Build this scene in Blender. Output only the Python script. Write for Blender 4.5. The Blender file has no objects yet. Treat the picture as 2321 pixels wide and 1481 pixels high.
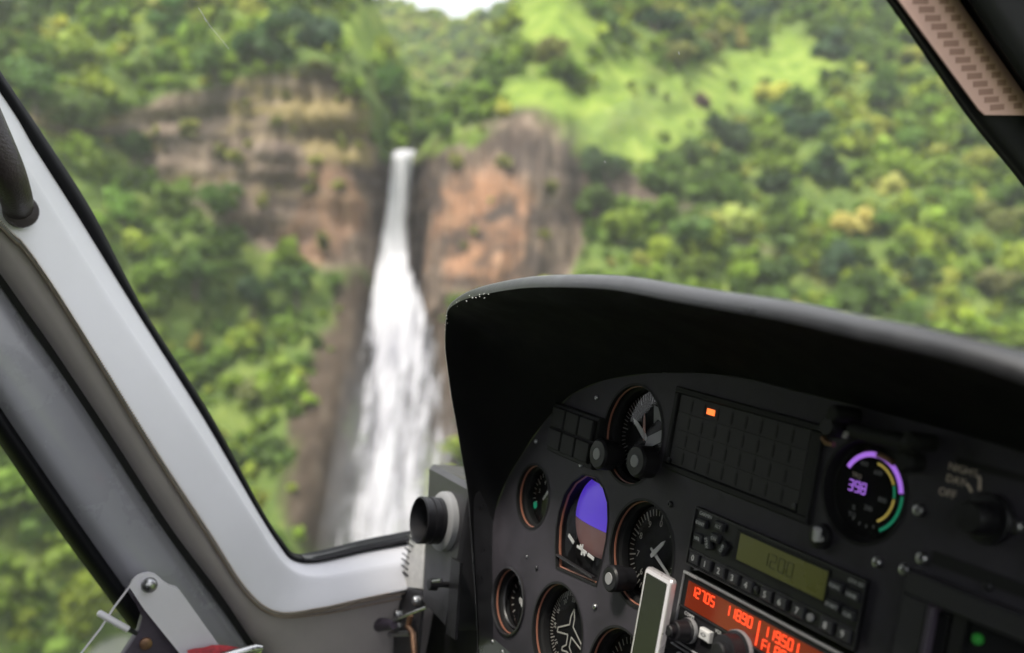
import bpy, bmesh, math, random
import numpy as np
from mathutils import Vector as V, Matrix

R = math.radians
random.seed(7); rng = np.random.default_rng(11)
sc = bpy.context.scene
col = sc.collection

# ------------------------------------------------------------------ camera
FPX, CX, CY = 2256.5, 1160.5, 740.5           # 35 mm lens, photograph 2321 x 1481
cam_d = bpy.data.cameras.new('camera'); cam = bpy.data.objects.new('camera', cam_d); col.objects.link(cam)
cam.location = (0, 0, 0); cam.rotation_euler = (R(90), 0, 0)
cam_d.lens = 35; cam_d.sensor_width = 36; cam_d.clip_start = .02; cam_d.clip_end = 6000
cam_d.dof.use_dof = True; cam_d.dof.focus_distance = .80; cam_d.dof.aperture_fstop = 4.4; cam_d.dof.aperture_blades = 0
sc.camera = cam

# ------------------------------------------------------------------ sky, sun, exposure
SUN_EL, SUN_AZ = 60, 218                        # high sun behind the left shoulder, through thin cloud
w = bpy.data.worlds.new('World'); sc.world = w; w.use_nodes = True
nt = w.node_tree; nt.nodes.clear()
def wn(t, **k):
    n = nt.nodes.new(t)
    for a, b in k.items(): setattr(n, a, b)
    return n
out = wn('ShaderNodeOutputWorld'); bg = wn('ShaderNodeBackground'); bg.inputs['Strength'].default_value = .1
sky = wn('ShaderNodeTexSky', sky_type='NISHITA', sun_disc=False)
sky.sun_elevation = R(SUN_EL); sky.sun_rotation = R(SUN_AZ); sky.air_density = 1; sky.dust_density = 2.5
tc = wn('ShaderNodeTexCoord'); cn = wn('ShaderNodeTexNoise'); cn.inputs['Scale'].default_value = 2.2; cn.inputs['Detail'].default_value = 6
cr = wn('ShaderNodeValToRGB'); cr.color_ramp.elements[0].position = .28; cr.color_ramp.elements[1].position = .55
mx = wn('ShaderNodeMix', data_type='RGBA'); mx.inputs['B'].default_value = (9.5, 9.7, 10.0, 1)
nt.links.new(tc.outputs['Generated'], cn.inputs['Vector']); nt.links.new(cn.outputs['Fac'], cr.inputs['Fac'])
nt.links.new(cr.outputs['Color'], mx.inputs['Factor']); nt.links.new(sky.outputs['Color'], mx.inputs['A'])
nt.links.new(mx.outputs['Result'], bg.inputs['Color']); nt.links.new(bg.outputs['Background'], out.inputs['Surface'])
sl = bpy.data.lights.new('sun', 'SUN'); sun = bpy.data.objects.new('sun', sl); col.objects.link(sun)
sl.energy = 4.4; sl.angle = R(14); sl.color = (1, .94, .82)
_el, _az = R(SUN_EL), R(SUN_AZ)
sdir = V((math.sin(_az) * math.cos(_el), math.cos(_az) * math.cos(_el), math.sin(_el)))
sun.rotation_euler = sdir.to_track_quat('Z', 'Y').to_euler(); sun.location = (0, 0, 50)
sc.view_settings.view_transform = 'Standard'; sc.view_settings.look = 'None'
sc.view_settings.exposure = 1.0; sc.view_settings.gamma = 1
sc.cycles.use_denoising = True
sc.cycles.max_bounces = 8; sc.cycles.transparent_max_bounces = 24
sc.cycles.sample_clamp_indirect = 6

# ------------------------------------------------------------------ helpers
def tag(o, label=None, cat=None, group=None, kind=None):
    if label: o['label'] = label
    if cat: o['category'] = cat
    if group: o['group'] = group
    if kind: o['kind'] = kind
    return o
def thing(name, label, cat, M=None, group=None):
    o = bpy.data.objects.new(name, None); col.objects.link(o); o.empty_display_size = .02
    if M is not None: o.matrix_world = M
    return tag(o, label, cat, group)
def ray(px, py): return V(((px - CX) / FPX, 1, -(py - CY) / FPX))
def frame(o, x, y, z):
    return Matrix(((x[0], y[0], z[0], o[0]), (x[1], y[1], z[1], o[1]), (x[2], y[2], z[2], o[2]), (0, 0, 0, 1)))
# the aircraft's axes in the world: it banks and yaws against the level camera
AH = V((.4589, -.8817, -.1098)).normalized()               # to starboard (along the panel)
AU = -V((-.1708, .0337, -.9847)); AU = (AU - AH * AU.dot(AH)).normalized()
AB = AH.cross(AU)                                          # aft, towards the seats
AF = -AB
PO = V((.1318, .7148, -.1291))
MP = frame(PO, AH, AU, AB)                                 # instrument panel frame: right, up, towards the pilot
MPI = MP.inverted()
SD = 1.05                                                  # metres from the camera to the port side frame
MS = frame(-AH * SD, AF, AU, AH)                           # port side frame: forward, up, inboard
MSI = MS.inverted()
MC = frame(V((0, 0, 0)), AF, -AH, AU)                      # cabin frame: forward, port, up
def onplane(Minv, px, py, off):
    d = ray(px, py); o = Minv.translation.copy(); dl = Minv.to_3x3() @ d
    t = (off - o.z) / dl.z
    return o + dl * t
def pan(px, py, off=0.): return onplane(MPI, px, py, off)
def sid(px, py, off=0.): return onplane(MSI, px, py, off)
def MPt(px, py, off=0.): return MP @ Matrix.Translation(pan(px, py, off))

def cat_rom(pts, n):
    P = [V(p) for p in pts]; m = len(P) - 1; res = []
    for i in range(n + 1):
        t = i / n * m; k = min(int(t), m - 1); f = t - k
        p0, p1, p2, p3 = P[max(k - 1, 0)], P[k], P[k + 1], P[min(k + 2, m)]
        res.append(.5 * ((2 * p1) + (p2 - p0) * f + (2 * p0 - 5 * p1 + 4 * p2 - p3) * f * f + (3 * p1 - p0 - 3 * p2 + p3) * f ** 3))
    return res

class MB:
    def __init__(s): s.v = []; s.f = []
    def add(s, vs, fs):
        b = len(s.v); s.v += [tuple(p) for p in vs]; s.f += [tuple(i + b for i in f) for f in fs]; return s
    def box(s, x0, x1, y0, y1, z0, z1, ch=0.):
        if ch <= 0:
            vs = [(x, y, z) for z in (z0, z1) for y in (y0, y1) for x in (x0, x1)]
            return s.add(vs, [(0, 2, 3, 1), (4, 5, 7, 6), (0, 1, 5, 4), (2, 6, 7, 3), (0, 4, 6, 2), (1, 3, 7, 5)])
        vs = []
        for (z, i) in ((z0, 0), (z1 - ch, 0), (z1, ch)):     # chamfer towards +z only
            vs += [(x0 + i, y0 + i, z), (x1 - i, y0 + i, z), (x1 - i, y1 - i, z), (x0 + i, y1 - i, z)]
        fs = [(3, 2, 1, 0), (8, 9, 10, 11)]
        for l in (0, 4):
            for k in range(4): fs.append((l + k, l + (k + 1) % 4, l + 4 + (k + 1) % 4, l + 4 + k))
        return s.add(vs, fs)
    def prism(s, pts, z0, z1, ch=0.):
        n = len(pts); c = sum((V(p[:2]).to_3d() for p in pts), V((0, 0, 0))) / n
        L = [[(p[0], p[1], z0) for p in pts], [(p[0], p[1], z1 - ch) for p in pts]]
        if ch > 0:
            r = []
            for p in pts:
                d = (V((p[0], p[1], 0)) - c); k = max(0, 1 - ch / max(d.length, 1e-6)); q = c + d * k; r.append((q.x, q.y, z1))
            L.append(r)
        vs = sum(L, []); fs = [tuple(range(n - 1, -1, -1)), tuple((len(L) - 1) * n + i for i in range(n))]
        for l in range(len(L) - 1):
            for k in range(n): fs.append((l * n + k, l * n + (k + 1) % n, (l + 1) * n + (k + 1) % n, (l + 1) * n + k))
        return s.add(vs, fs)
    def lathe(s, prof, seg=40, c=(0, 0, 0), cap0=False, cap1=False, a0=0., a1=2 * math.pi):
        full = abs(a1 - a0 - 2 * math.pi) < 1e-6; m = seg if full else seg + 1; vs = []
        for (r, z) in prof:
            for k in range(m):
                a = a0 + (a1 - a0) * k / seg; vs.append((c[0] + r * math.cos(a), c[1] + r * math.sin(a), c[2] + z))
        fs = []
        for l in range(len(prof) - 1):
            for k in range(seg):
                k2 = (k + 1) % m; fs.append((l * m + k, l * m + k2, (l + 1) * m + k2, (l + 1) * m + k))
        if cap0: fs.append(tuple(range(m - 1, -1, -1)))
        if cap1: fs.append(tuple((len(prof) - 1) * m + k for k in range(m)))
        return s.add(vs, fs)
    def disc(s, r, z, seg=40, c=(0, 0)):
        return s.add([(c[0] + r * math.cos(2 * math.pi * k / seg), c[1] + r * math.sin(2 * math.pi * k / seg), z) for k in range(seg)], [tuple(range(seg))])
    def tube(s, path, rad, seg=12, caps=True):
        P = [V(p) for p in path]; n = len(P); rr = rad if isinstance(rad, (list, tuple)) else [rad] * n
        ref = V((0, 0, 1)); vs = []
        if abs((P[1] - P[0]).normalized().dot(ref)) > .9: ref = V((0, 1, 0))
        for i in range(n):
            d = (P[min(i + 1, n - 1)] - P[max(i - 1, 0)]).normalized(); a = d.cross(ref).normalized(); b = d.cross(a)
            for k in range(seg):
                t = 2 * math.pi * k / seg; vs.append(P[i] + (a * math.cos(t) + b * math.sin(t)) * rr[i])
        fs = [(i * seg + k, i * seg + (k + 1) % seg, (i + 1) * seg + (k + 1) % seg, (i + 1) * seg + k) for i in range(n - 1) for k in range(seg)]
        if caps: fs += [tuple(range(seg - 1, -1, -1)), tuple((n - 1) * seg + k for k in range(seg))]
        return s.add(vs, fs)
    def grid(s, rows, close=False):
        n = len(rows[0]); vs = [p for r in rows for p in r]; m = len(rows)
        fs = [(i * n + k, i * n + k + 1, ((i + 1) % m) * n + k + 1, ((i + 1) % m) * n + k) for i in range(m if close else m - 1) for k in range(n - 1)]
        return s.add(vs, fs)
    def bar(s, a, b, wd, z, th=.0003):                       # thin printed stroke between two points of a face
        a = V((a[0], a[1], 0)); b = V((b[0], b[1], 0)); d = (b - a).normalized(); q = V((-d.y, d.x, 0)) * wd / 2
        pts = [a - q, b - q, b + q, a + q]; return s.prism([(p.x, p.y) for p in pts], z, z + th)
    def build(s, name, mat, parent=None, smooth=None, fixn=True):
        me = bpy.data.meshes.new(name); me.from_pydata(s.v, [], s.f)
        if fixn:
            bm = bmesh.new(); bm.from_mesh(me); bmesh.ops.recalc_face_normals(bm, faces=bm.faces); bm.to_mesh(me); bm.free()
        if mat: me.materials.append(mat)
        if smooth:
            me.polygons.foreach_set('use_smooth', [True] * len(me.polygons)); me.set_sharp_from_angle(angle=R(smooth))
        o = bpy.data.objects.new(name, me); col.objects.link(o)
        if parent: o.parent = parent
        return o
def text(name, body, size, mat, parent, x, y, z, rot=0, align='CENTER', sx=1.):
    c = bpy.data.curves.new(name, 'FONT'); c.body = body; c.size = size; c.align_x = align; c.align_y = 'CENTER'; c.extrude = .0001; c.resolution_u = 2
    c.materials.append(mat); o = bpy.data.objects.new(name, c); col.objects.link(o)
    dg_ = bpy.context.evaluated_depsgraph_get(); dg_.update(); me = bpy.data.meshes.new_from_object(o.evaluated_get(dg_), depsgraph=dg_)
    bpy.data.objects.remove(o); bpy.data.curves.remove(c); me.name = name; me.materials.clear(); me.materials.append(mat)
    o = bpy.data.objects.new(name, me); col.objects.link(o)
    o.parent = parent; o.location = (x, y, z); o.rotation_euler = (0, 0, rot); o.scale = (sx, 1, 1); return o
SEG = {'0': 'abcdef', '1': 'bc', '2': 'abged', '3': 'abgcd', '4': 'fgbc', '5': 'afgcd', '6': 'afgedc', '7': 'abc', '8': 'abcdefg', '9': 'abfgcd',
       'F': 'afge', 'L': 'fed', 'A': 'abcefg', 'G': 'afedc', ' ': ''}
def seven(mb, s, x, y, h, wd, gap, z, th):
    """seven-segment characters, left to right from x, centred on y"""
    for ch in s:
        if ch == '.':
            mb.box(x - gap * .65, x - gap * .65 + th, y - h / 2, y - h / 2 + th, z, z + .0002); continue
        q = {'a': ((0, h), (wd, h)), 'b': ((wd, h), (wd, h / 2)), 'c': ((wd, h / 2), (wd, 0)), 'd': ((0, 0), (wd, 0)), 'e': ((0, 0), (0, h / 2)), 'f': ((0, h / 2), (0, h)), 'g': ((0, h / 2), (wd, h / 2))}
        for k in SEG[ch]:
            a, b = q[k]; mb.bar((x + a[0], y - h / 2 + a[1]), (x + b[0], y - h / 2 + b[1]), th, z, .0002)
        x += wd + gap

# ------------------------------------------------------------------ materials
def mat(name, base, rough=.5, metal=0., bump=0., bscale=400., var=0., vscale=30., coat=0., spec=.5, emit=None, estr=0., sheen=0.):
    m = bpy.data.materials.new(name); m.use_nodes = True; N = m.node_tree.nodes; L = m.node_tree.links
    b = N['Principled BSDF']; b.inputs['Base Color'].default_value = (*base, 1); b.inputs['Roughness'].default_value = rough
    b.inputs['Metallic'].default_value = metal; b.inputs['Coat Weight'].default_value = coat; b.inputs['Specular IOR Level'].default_value = spec
    if sheen: b.inputs['Sheen Weight'].default_value = sheen; b.inputs['Sheen Roughness'].default_value = .16; b.inputs['Sheen Tint'].default_value = (.95, .95, 1, 1)
    if emit: b.inputs['Emission Color'].default_value = (*emit, 1); b.inputs['Emission Strength'].default_value = estr
    t = N.new('ShaderNodeTexCoord')
    if bump:
        n = N.new('ShaderNodeTexNoise'); n.inputs['Scale'].default_value = bscale; n.inputs['Detail'].default_value = 4
        u = N.new('ShaderNodeBump'); u.inputs['Strength'].default_value = bump; u.inputs['Distance'].default_value = .001
        L.new(t.outputs['Object'], n.inputs['Vector']); L.new(n.outputs['Fac'], u.inputs['Height']); L.new(u.outputs['Normal'], b.inputs['Normal'])
    if var:
        n = N.new('ShaderNodeTexNoise'); n.inputs['Scale'].default_value = vscale; n.inputs['Detail'].default_value = 6; n.inputs['Roughness'].default_value = .65
        L.new(t.outputs['Object'], n.inputs['Vector'])
        r = N.new('ShaderNodeMapRange'); r.inputs['From Min'].default_value = .3; r.inputs['From Max'].default_value = .7
        r.inputs['To Min'].default_value = 1 - var; r.inputs['To Max'].default_value = 1 + var
        h = N.new('ShaderNodeVectorMath'); h.operation = 'SCALE'; h.inputs[0].default_value = base
        L.new(n.outputs['Fac'], r.inputs['Value']); L.new(r.outputs['Result'], h.inputs['Scale']); L.new(h.outputs['Vector'], b.inputs['Base Color'])
        r2 = N.new('ShaderNodeMapRange'); r2.inputs['From Min'].default_value = .3; r2.inputs['From Max'].default_value = .7
        r2.inputs['To Min'].default_value = max(.02, rough - .1); r2.inputs['To Max'].default_value = min(1, rough + .1)
        L.new(n.outputs['Fac'], r2.inputs['Value']); L.new(r2.outputs['Result'], b.inputs['Roughness'])
    return m
def glass_mat(name, tint=(1, 1, 1), refl=1.0, rough=0.0, haze_film=0.):
    m = bpy.data.materials.new(name); m.use_nodes = True; N = m.node_tree.nodes; L = m.node_tree.links; N.clear()
    o = N.new('ShaderNodeOutputMaterial'); t = N.new('ShaderNodeBsdfTransparent'); t.inputs['Color'].default_value = (*tint, 1)
    g = N.new('ShaderNodeBsdfGlossy'); g.inputs['Roughness'].default_value = rough; lw = N.new('ShaderNodeLayerWeight'); lw.inputs['Blend'].default_value = .5; pw = N.new('ShaderNodeMath'); pw.operation = 'POWER'; pw.inputs[1].default_value = 5; f = N.new('ShaderNodeMath'); f.operation = 'MULTIPLY_ADD'; f.inputs[1].default_value = .96; f.inputs[2].default_value = .04
    L.new(lw.outputs['Facing'], pw.inputs[0]); L.new(pw.outputs[0], f.inputs[0])
    k = N.new('ShaderNodeMath'); k.operation = 'MULTIPLY'; k.inputs[1].default_value = refl; x = N.new('ShaderNodeMixShader')
    L.new(f.outputs[0], k.inputs[0]); L.new(k.outputs[0], x.inputs[0]); L.new(t.outputs[0], x.inputs[1]); L.new(g.outputs[0], x.inputs[2]); L.new(x.outputs[0], o.inputs[0])
    if haze_film:                                                  # translucent film mixed into the pane to imitate haze
        d = N.new('ShaderNodeBsdfTranslucent'); d.inputs['Color'].default_value = (.8, .8, .8, 1); y = N.new('ShaderNodeMixShader')
        n = N.new('ShaderNodeTexNoise'); n.inputs['Scale'].default_value = 3; n.inputs['Detail'].default_value = 5; tc_ = N.new('ShaderNodeTexCoord')
        r = N.new('ShaderNodeMapRange'); r.inputs['To Min'].default_value = haze_film * .5; r.inputs['To Max'].default_value = haze_film * 1.5
        L.new(tc_.outputs['Object'], n.inputs['Vector']); L.new(n.outputs['Fac'], r.inputs['Value']); L.new(r.outputs['Result'], y.inputs[0])
        L.new(x.outputs[0], y.inputs[1]); L.new(d.outputs[0], y.inputs[2]); L.new(y.outputs[0], o.inputs[0])
    return m
M = dict(
    hood=mat('hood_felt', (.007, .007, .0085), .75, bump=.2, bscale=900, var=.25, vscale=25, spec=.2),
    lip=mat('hood_edge_vinyl', (.008, .008, .010), .36, bump=.15, bscale=1100, var=.3, vscale=40, spec=1.0, sheen=.6),
    panel=mat('panel_paint', (.046, .042, .052), .6, bump=.15, bscale=1500, var=.3, vscale=22, spec=.3),
    panel2=mat('panel_paint_dark', (.027, .026, .030), .6, bump=.15, bscale=1500, var=.2, vscale=18),
    black=mat('black_plastic', (.012, .0115, .014), .45, bump=.1, bscale=1200, var=.3, spec=.35),
    blackm=mat('black_matt', (.006, .006, .007), .7),
    key=mat('key_rubber', (.03, .03, .036), .5, var=.2),
    annun=mat('annunciator_lens', (.034, .032, .035), .55, var=.15, spec=.3),
    annund=mat('annunciator_gap', (.006, .006, .006), .6),
    dial=mat('dial_face', (.006, .006, .007), .7, spec=.1),
    salmon=mat('edge_light_acrylic', (.36, .15, .10), .35),
    ivory=mat('dial_print', (.42, .41, .38), .6),
    greyp=mat('dial_grey', (.28, .28, .29), .5),
    white=mat('white_print', (.7, .7, .7), .6),
    beige=mat('beige_print', (.80, .66, .56), .6),
    screw=mat('screw_steel', (.45, .45, .46), .35, 1., var=.25, vscale=300),
    screwd=mat('screw_black', (.05, .05, .055), .35, .6),
    steel=mat('brushed_steel', (.55, .55, .55), .3, 1., var=.2, vscale=200),
    bronze=mat('old_bronze', (.28, .16, .10), .45, .7, var=.3, vscale=200),
    lcd=mat('lcd_green', (.085, .085, .016), .3, var=.08, vscale=20, emit=(.30, .30, .02), estr=.025),
    lcdd=mat('lcd_digit', (.05, .05, .01), .4),
    red=mat('gas_discharge_glow', (.3, .02, .01), .4, emit=(1, .06, .015), estr=1.1),
    redglass=mat('red_display_filter', (.12, .02, .008), .25, emit=(.5, .05, .015), estr=.10),
    amber=mat('amber_lamp', (.5, .15, .03), .4, emit=(1, .17, .03), estr=.9),
    green=mat('green_lamp', (.02, .13, .02), .4, emit=(.04, .5, .06), estr=.06),
    purple=mat('purple_arc', (.2, .08, .4), .5, emit=(.32, .13, .62), estr=.55),
    yellow=mat('yellow_arc', (.3, .24, .05), .5, emit=(.5, .38, .08), estr=.30),
    greenarc=mat('green_arc', (.01, .15, .08), .5, emit=(.01, .25, .13), estr=.30),
    horizon_blue=mat('horizon_sky', (.10, .05, .55), .45, emit=(.12, .05, .75), estr=.25),  # emission added to brighten both halves of the ball
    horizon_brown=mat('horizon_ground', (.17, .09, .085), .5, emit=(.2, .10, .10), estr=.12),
    trim=mat('pale_leather', (.67, .66, .69), .6, bump=.18, bscale=1400, var=.035, vscale=9),
    lining=mat('grey_vinyl_lining', (.42, .38, .37), .6, bump=.3, bscale=1300, var=.08, vscale=14),
    welt=mat('tan_welt', (.36, .29, .24), .6, var=.15, vscale=60),
    thread=mat('thread', (.40, .31, .23), .8),
    rubber=mat('black_rubber', (.007, .007, .009), .6, var=.3, spec=.15),
    doorp=mat('door_paint', (.35, .345, .39), .25, var=.06, vscale=8, coat=.4),
    whitep=mat('white_enamel', (.80, .77, .82), .4, var=.04, vscale=20),
    darkp=mat('dark_bracket', (.075, .06, .085), .45, var=.25),
    leather=mat('dark_leather', (.035, .026, .03), .42, bump=.5, bscale=500, var=.3, vscale=40),
    post=mat('post_black', (.007, .007, .009), .7, bump=.1, bscale=900, var=.2, spec=.15),
    card=mat('pink_card', (.50, .31, .275), .6, var=.06, vscale=40),
    cardp=mat('card_print', (.27, .15, .125), .7),
    metalw=mat('worn_aluminium', (.62, .60, .57), .45, .3, var=.25, vscale=70),
    grey=mat('grey_plastic', (.03, .029, .033), .38, bump=.1, bscale=900, var=.12),
    cabin=mat('cabin_lining', (.10, .10, .105), .8, bump=.2, bscale=300, var=.08),
    cabind=mat('cabin_floor', (.03, .03, .03), .9, var=.2),
    redcloth=mat('red_webbing', (.45, .04, .05), .7, bump=.8, bscale=500, var=.4, vscale=120),
    cord=mat('tan_cord', (.5, .38, .28), .7),
    frost=mat('player_shell', (.62, .58, .60), .3, .5, var=.06),
    screen=mat('player_screen', (.02, .02, .022), .14, spec=.4),
    glass=glass_mat('canopy_acrylic', (.98, .98, .98), .8, haze_film=.009),
    dglass=glass_mat('dial_glass', (.96, .96, .96), .6),
    chip=mat('bare_chip', (.6, .6, .6), .6),
)

# ================================================================== LANDSCAPE
def _h(i, j, s):
    n = (i.astype(np.int64) * 374761393 + j.astype(np.int64) * 668265263 + s * 974711) & 0x7fffffff
    n = ((n ^ (n >> 13)) * 1274126177) & 0x7fffffff
    return ((n ^ (n >> 16)) & 0xffff) / 65535.0
def vnoise(x, y, s=0):
    i = np.floor(x); j = np.floor(y); fx = x - i; fy = y - j; fx = fx * fx * (3 - 2 * fx); fy = fy * fy * (3 - 2 * fy)
    return (_h(i, j, s) * (1 - fx) + _h(i + 1, j, s) * fx) * (1 - fy) + (_h(i, j + 1, s) * (1 - fx) + _h(i + 1, j + 1, s) * fx) * fy
def fbm(x, y, o=4, s=0):
    r = 0; a = .5; t = 0
    for k in range(o): r = r + a * vnoise(x * 2 ** k, y * 2 ** k, s + k * 17); t += a; a *= .5
    return r / t
def sstep(a, b, x): t = np.clip((x - a) / (b - a), 0, 1); return t * t * (3 - 2 * t)
D0 = 200.0; K0 = D0 / FPX                                   # the falls stand 200 m away
def mx_(px): return (np.asarray(px, float) - CX) * K0       # metres east of the camera's axis at that distance
def mz_(py): return (CY - np.asarray(py, float)) * K0
TOPX = mx_([-1800, -300, 0, 300, 380, 600, 760, 825, 852, 915, 945, 1000, 1080, 1180, 1290, 1340, 1500, 1800, 2321, 3000, 4200])
TOPZ = mz_([330, 310, 300, 250, 205, 160, 150, 230, 340, 350, 338, 305, 268, 238, 242, 300, 420, 600, 800, 900, 900])
BASZ = mz_([332, 312, 304, 330, 400, 555, 600, 590, 640, 1270, 760, 650, 660, 660, 640, 470, 440, 610, 805, 902, 902])
def terrain_y(x, z):
    x = np.asarray(x, float); z = np.asarray(z, float)
    wx = x + (fbm(x / 9 + 5, z / 9, 3, 3) - .5) * 4
    zt = np.interp(wx, TOPX, TOPZ); zb = np.interp(wx, TOPX, BASZ); zb = np.minimum(zb, zt - .4)
    notch = np.exp(-((x + 17) / 17.) ** 2)
    kup = .85 + .35 * sstep(0, 60, x) + 1.9 * notch
    kdn = .72 + .2 * sstep(10, 60, x) + .35 * np.exp(-((x + 32) / 9.) ** 2) * sstep(5, -10, z)
    up = np.clip(z - zt, 0, None); cl = np.clip(zt - z, 0, None); cl = np.minimum(cl, zt - zb); dn = np.clip(zb - z, 0, None)
    Y = D0 + up * kup - cl * .10 - dn * kdn
    Y = Y + 19 * np.exp(-((x + 22.5) / 5.2) ** 2) * sstep(55, 30, z) - 7 * np.exp(-((x - 2) / 10.) ** 2) * sstep(55, 25, z)
    Y = Y - 22 * sstep(-60, -130, x) - 26 * sstep(40, 130, x)
    rock = sstep(0, 2, cl) * (1 - sstep(0, 3, dn))
    Y = Y + (fbm(x / 24, z / 24, 4, 40) - .5) * 16 * (1 - rock * .6)
    flute = fbm(x / 2.6, z / 22, 4, 60) - .5; led = fbm(x / 30, z / 3.2, 3, 80) - .5
    Y = Y + rock * (flute * 6.5 + led * (6.5 - 4.5 * sstep(-24, -16, x))) + (1 - rock) * (fbm(x / 5, z / 5, 3, 90) - .5) * 3
    return Y, rock
def surf(px, py):
    """where the line of sight from the survey point meets the slope"""
    dx, dz = (px - CX) / FPX, (CY - py) / FPX
    t = np.arange(90, 420, .5); Y, _ = terrain_y(dx * t, dz * t); k = int(np.argmax(t >= Y))
    return V((dx * t[k], t[k], dz * t[k]))
def blob(u, v, cx, cy, rx, ry, ang=0.):
    c, s = math.cos(R(ang)), math.sin(R(ang)); a = (u - cx) * c + (v - cy) * s; b = -(u - cx) * s + (v - cy) * c
    return sstep(1.25, .75, np.sqrt((a / rx) ** 2 + (b / ry) ** 2))
def covers(x, y, z):
    """what grows or lies bare at a place of the hillside: rock, pasture, soil (0..1 each)"""
    u = CX + FPX * x / y; v = CY - FPX * z / y
    u = u + (fbm(x / 4, z / 4, 3, 5) - .5) * 60; v = v + (fbm(x / 4 + 9, z / 4, 3, 6) - .5) * 50
    g = np.zeros_like(x)
    for b in ((1410, 272, 185, 72, 10), (1520, 245, 160, 66, -20), (1680, 175, 190, 62, -22), (1820, 165, 75, 50, 0), (1215, 212, 100, 28, -6), (1370, 335, 75, 45, 25), (1490, 325, 70, 45, -10), (1270, 90, 80, 75, -20),
              (1230, 10, 60, 60, 0), (1040, 318, 100, 14, -14), (1000, 190, 95, 32, -10), (840, 60, 60, 70, 30), (930, 140, 60, 30, 0), (1410, 160, 60, 40, 0)):
        g = np.maximum(g, blob(u, v, *b))
    s = np.zeros_like(x)
    for b in ((905, 820, 70, 480, 4), (765, 860, 78, 230, 18), (730, 1090, 78, 170, 6), (800, 680, 50, 70, 20), (960, 560, 30, 110, 0), (995, 830, 68, 220, -6), (1030, 980, 25, 160, 0)):
        s = np.maximum(s, blob(u, v, *b))
    return g, s
XS = np.linspace(-230, 240, 520)
ZQ = np.linspace(0, 1, 250)
zmax = 114 - 46 * np.exp(-((XS + 19) / 20.5) ** 4)
zmax = zmax + (fbm(XS / 9, XS * 0, 3, 7) - .5) * 7
X = np.repeat(XS[None, :], 250, 0); Z = -125 + ZQ[:, None] * (zmax[None, :] + 125)
Y, rock = terrain_y(X, Z)
g, s = covers(X, Y, Z)
rockc = rock * (1 - g)
back = np.stack([Z[-1] - 25, Z[-1] - 70]); X2 = np.concatenate([X, X[-1:], X[-1:]]); Z2 = np.concatenate([Z, back]); Y2 = np.concatenate([Y, Y[-1:] + 18, Y[-1:] + 60])
def sheet(name, X, Y, Z, material, attrs):
    m, n = X.shape; me = bpy.data.meshes.new(name); me.vertices.add(m * n)
    me.vertices.foreach_set('co', np.stack([X, Y, Z], -1).astype(np.float32).ravel())
    a = np.arange(m * n).reshape(m, n); q = np.stack([a[:-1, :-1], a[:-1, 1:], a[1:, 1:], a[1:, :-1]], -1).reshape(-1, 4)
    me.loops.add(q.size); me.loops.foreach_set('vertex_index', q.ravel().astype(np.int32)); me.polygons.add(len(q))
    me.polygons.foreach_set('loop_start', np.arange(0, q.size, 4, dtype=np.int32)); me.polygons.foreach_set('use_smooth', np.ones(len(q), bool))
    me.update(calc_edges=True)
    for k, d in attrs.items():
        at = me.attributes.new(k, 'FLOAT', 'POINT'); at.data.foreach_set('value', d.astype(np.float32).ravel())
    me.materials.append(material); o = bpy.data.objects.new(name, me); col.objects.link(o); return o
def nodes(m): m.use_nodes = True; return m.node_tree.nodes, m.node_tree.links, m.node_tree.nodes['Principled BSDF']
def ramp(N, pts):
    r = N.new('ShaderNodeValToRGB'); e = r.color_ramp.elements
    while len(e) < len(pts): e.new(.5)
    for k, (p, c) in enumerate(pts): e[k].position = p; e[k].color = (*c, 1)
    return r
def noise(N, L, vec, scale, det=5, rough=.6, stretch=(1, 1, 1), off=(0, 0, 0)):
    mp = N.new('ShaderNodeMapping'); mp.inputs['Scale'].default_value = stretch; mp.inputs['Location'].default_value = off
    n = N.new('ShaderNodeTexNoise'); n.inputs['Scale'].default_value = scale; n.inputs['Detail'].default_value = det; n.inputs['Roughness'].default_value = rough
    L.new(vec, mp.inputs['Vector']); L.new(mp.outputs['Vector'], n.inputs['Vector']); return n.outputs['Fac']
def mixc(N, L, f, a, b):
    m = N.new('ShaderNodeMix'); m.data_type = 'RGBA'
    for s, i in ((f, 'Factor'), (a, 'A'), (b, 'B')):
        if isinstance(s, tuple): m.inputs[i].default_value = (*s, 1)
        elif isinstance(s, (int, float)): m.inputs[i].default_value = s
        else: L.new(s, m.inputs[i])
    return m.outputs['Result']
tm = bpy.data.materials.new('hillside'); N, L, B = nodes(tm); B.inputs['Roughness'].default_value = .9; B.inputs['Specular IOR Level'].default_value = .15
oc = N.new('ShaderNodeTexCoord').outputs['Object']
def attr(N, n): a = N.new('ShaderNodeAttribute'); a.attribute_name = n; return a.outputs['Fac']
veg = ramp(N, [(.3, (.05, .085, .02)), (.5, (.09, .135, .03)), (.7, (.16, .20, .045))]); L.new(noise(N, L, oc, .16, 7, .65), veg.inputs['Fac'])
gra = ramp(N, [(.3, (.09, .15, .024)), (.5, (.16, .235, .038)), (.72, (.25, .305, .065))]); L.new(noise(N, L, oc, .22, 6, .6, off=(3, 1, 7)), gra.inputs['Fac'])
soi = ramp(N, [(.3, (.032, .023, .016)), (.55, (.062, .045, .032)), (.75, (.10, .082, .062))]); L.new(noise(N, L, oc, .3, 6, .65, (1.6, 1, .5)), soi.inputs['Fac'])
roc = ramp(N, [(.28, (.045, .034, .028)), (.42, (.11, .082, .064)), (.56, (.19, .145, .112)), (.74, (.31, .25, .20))]); L.new(noise(N, L, oc, .32, 8, .68, (1.8, 1, .35)), roc.inputs['Fac'])
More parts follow.
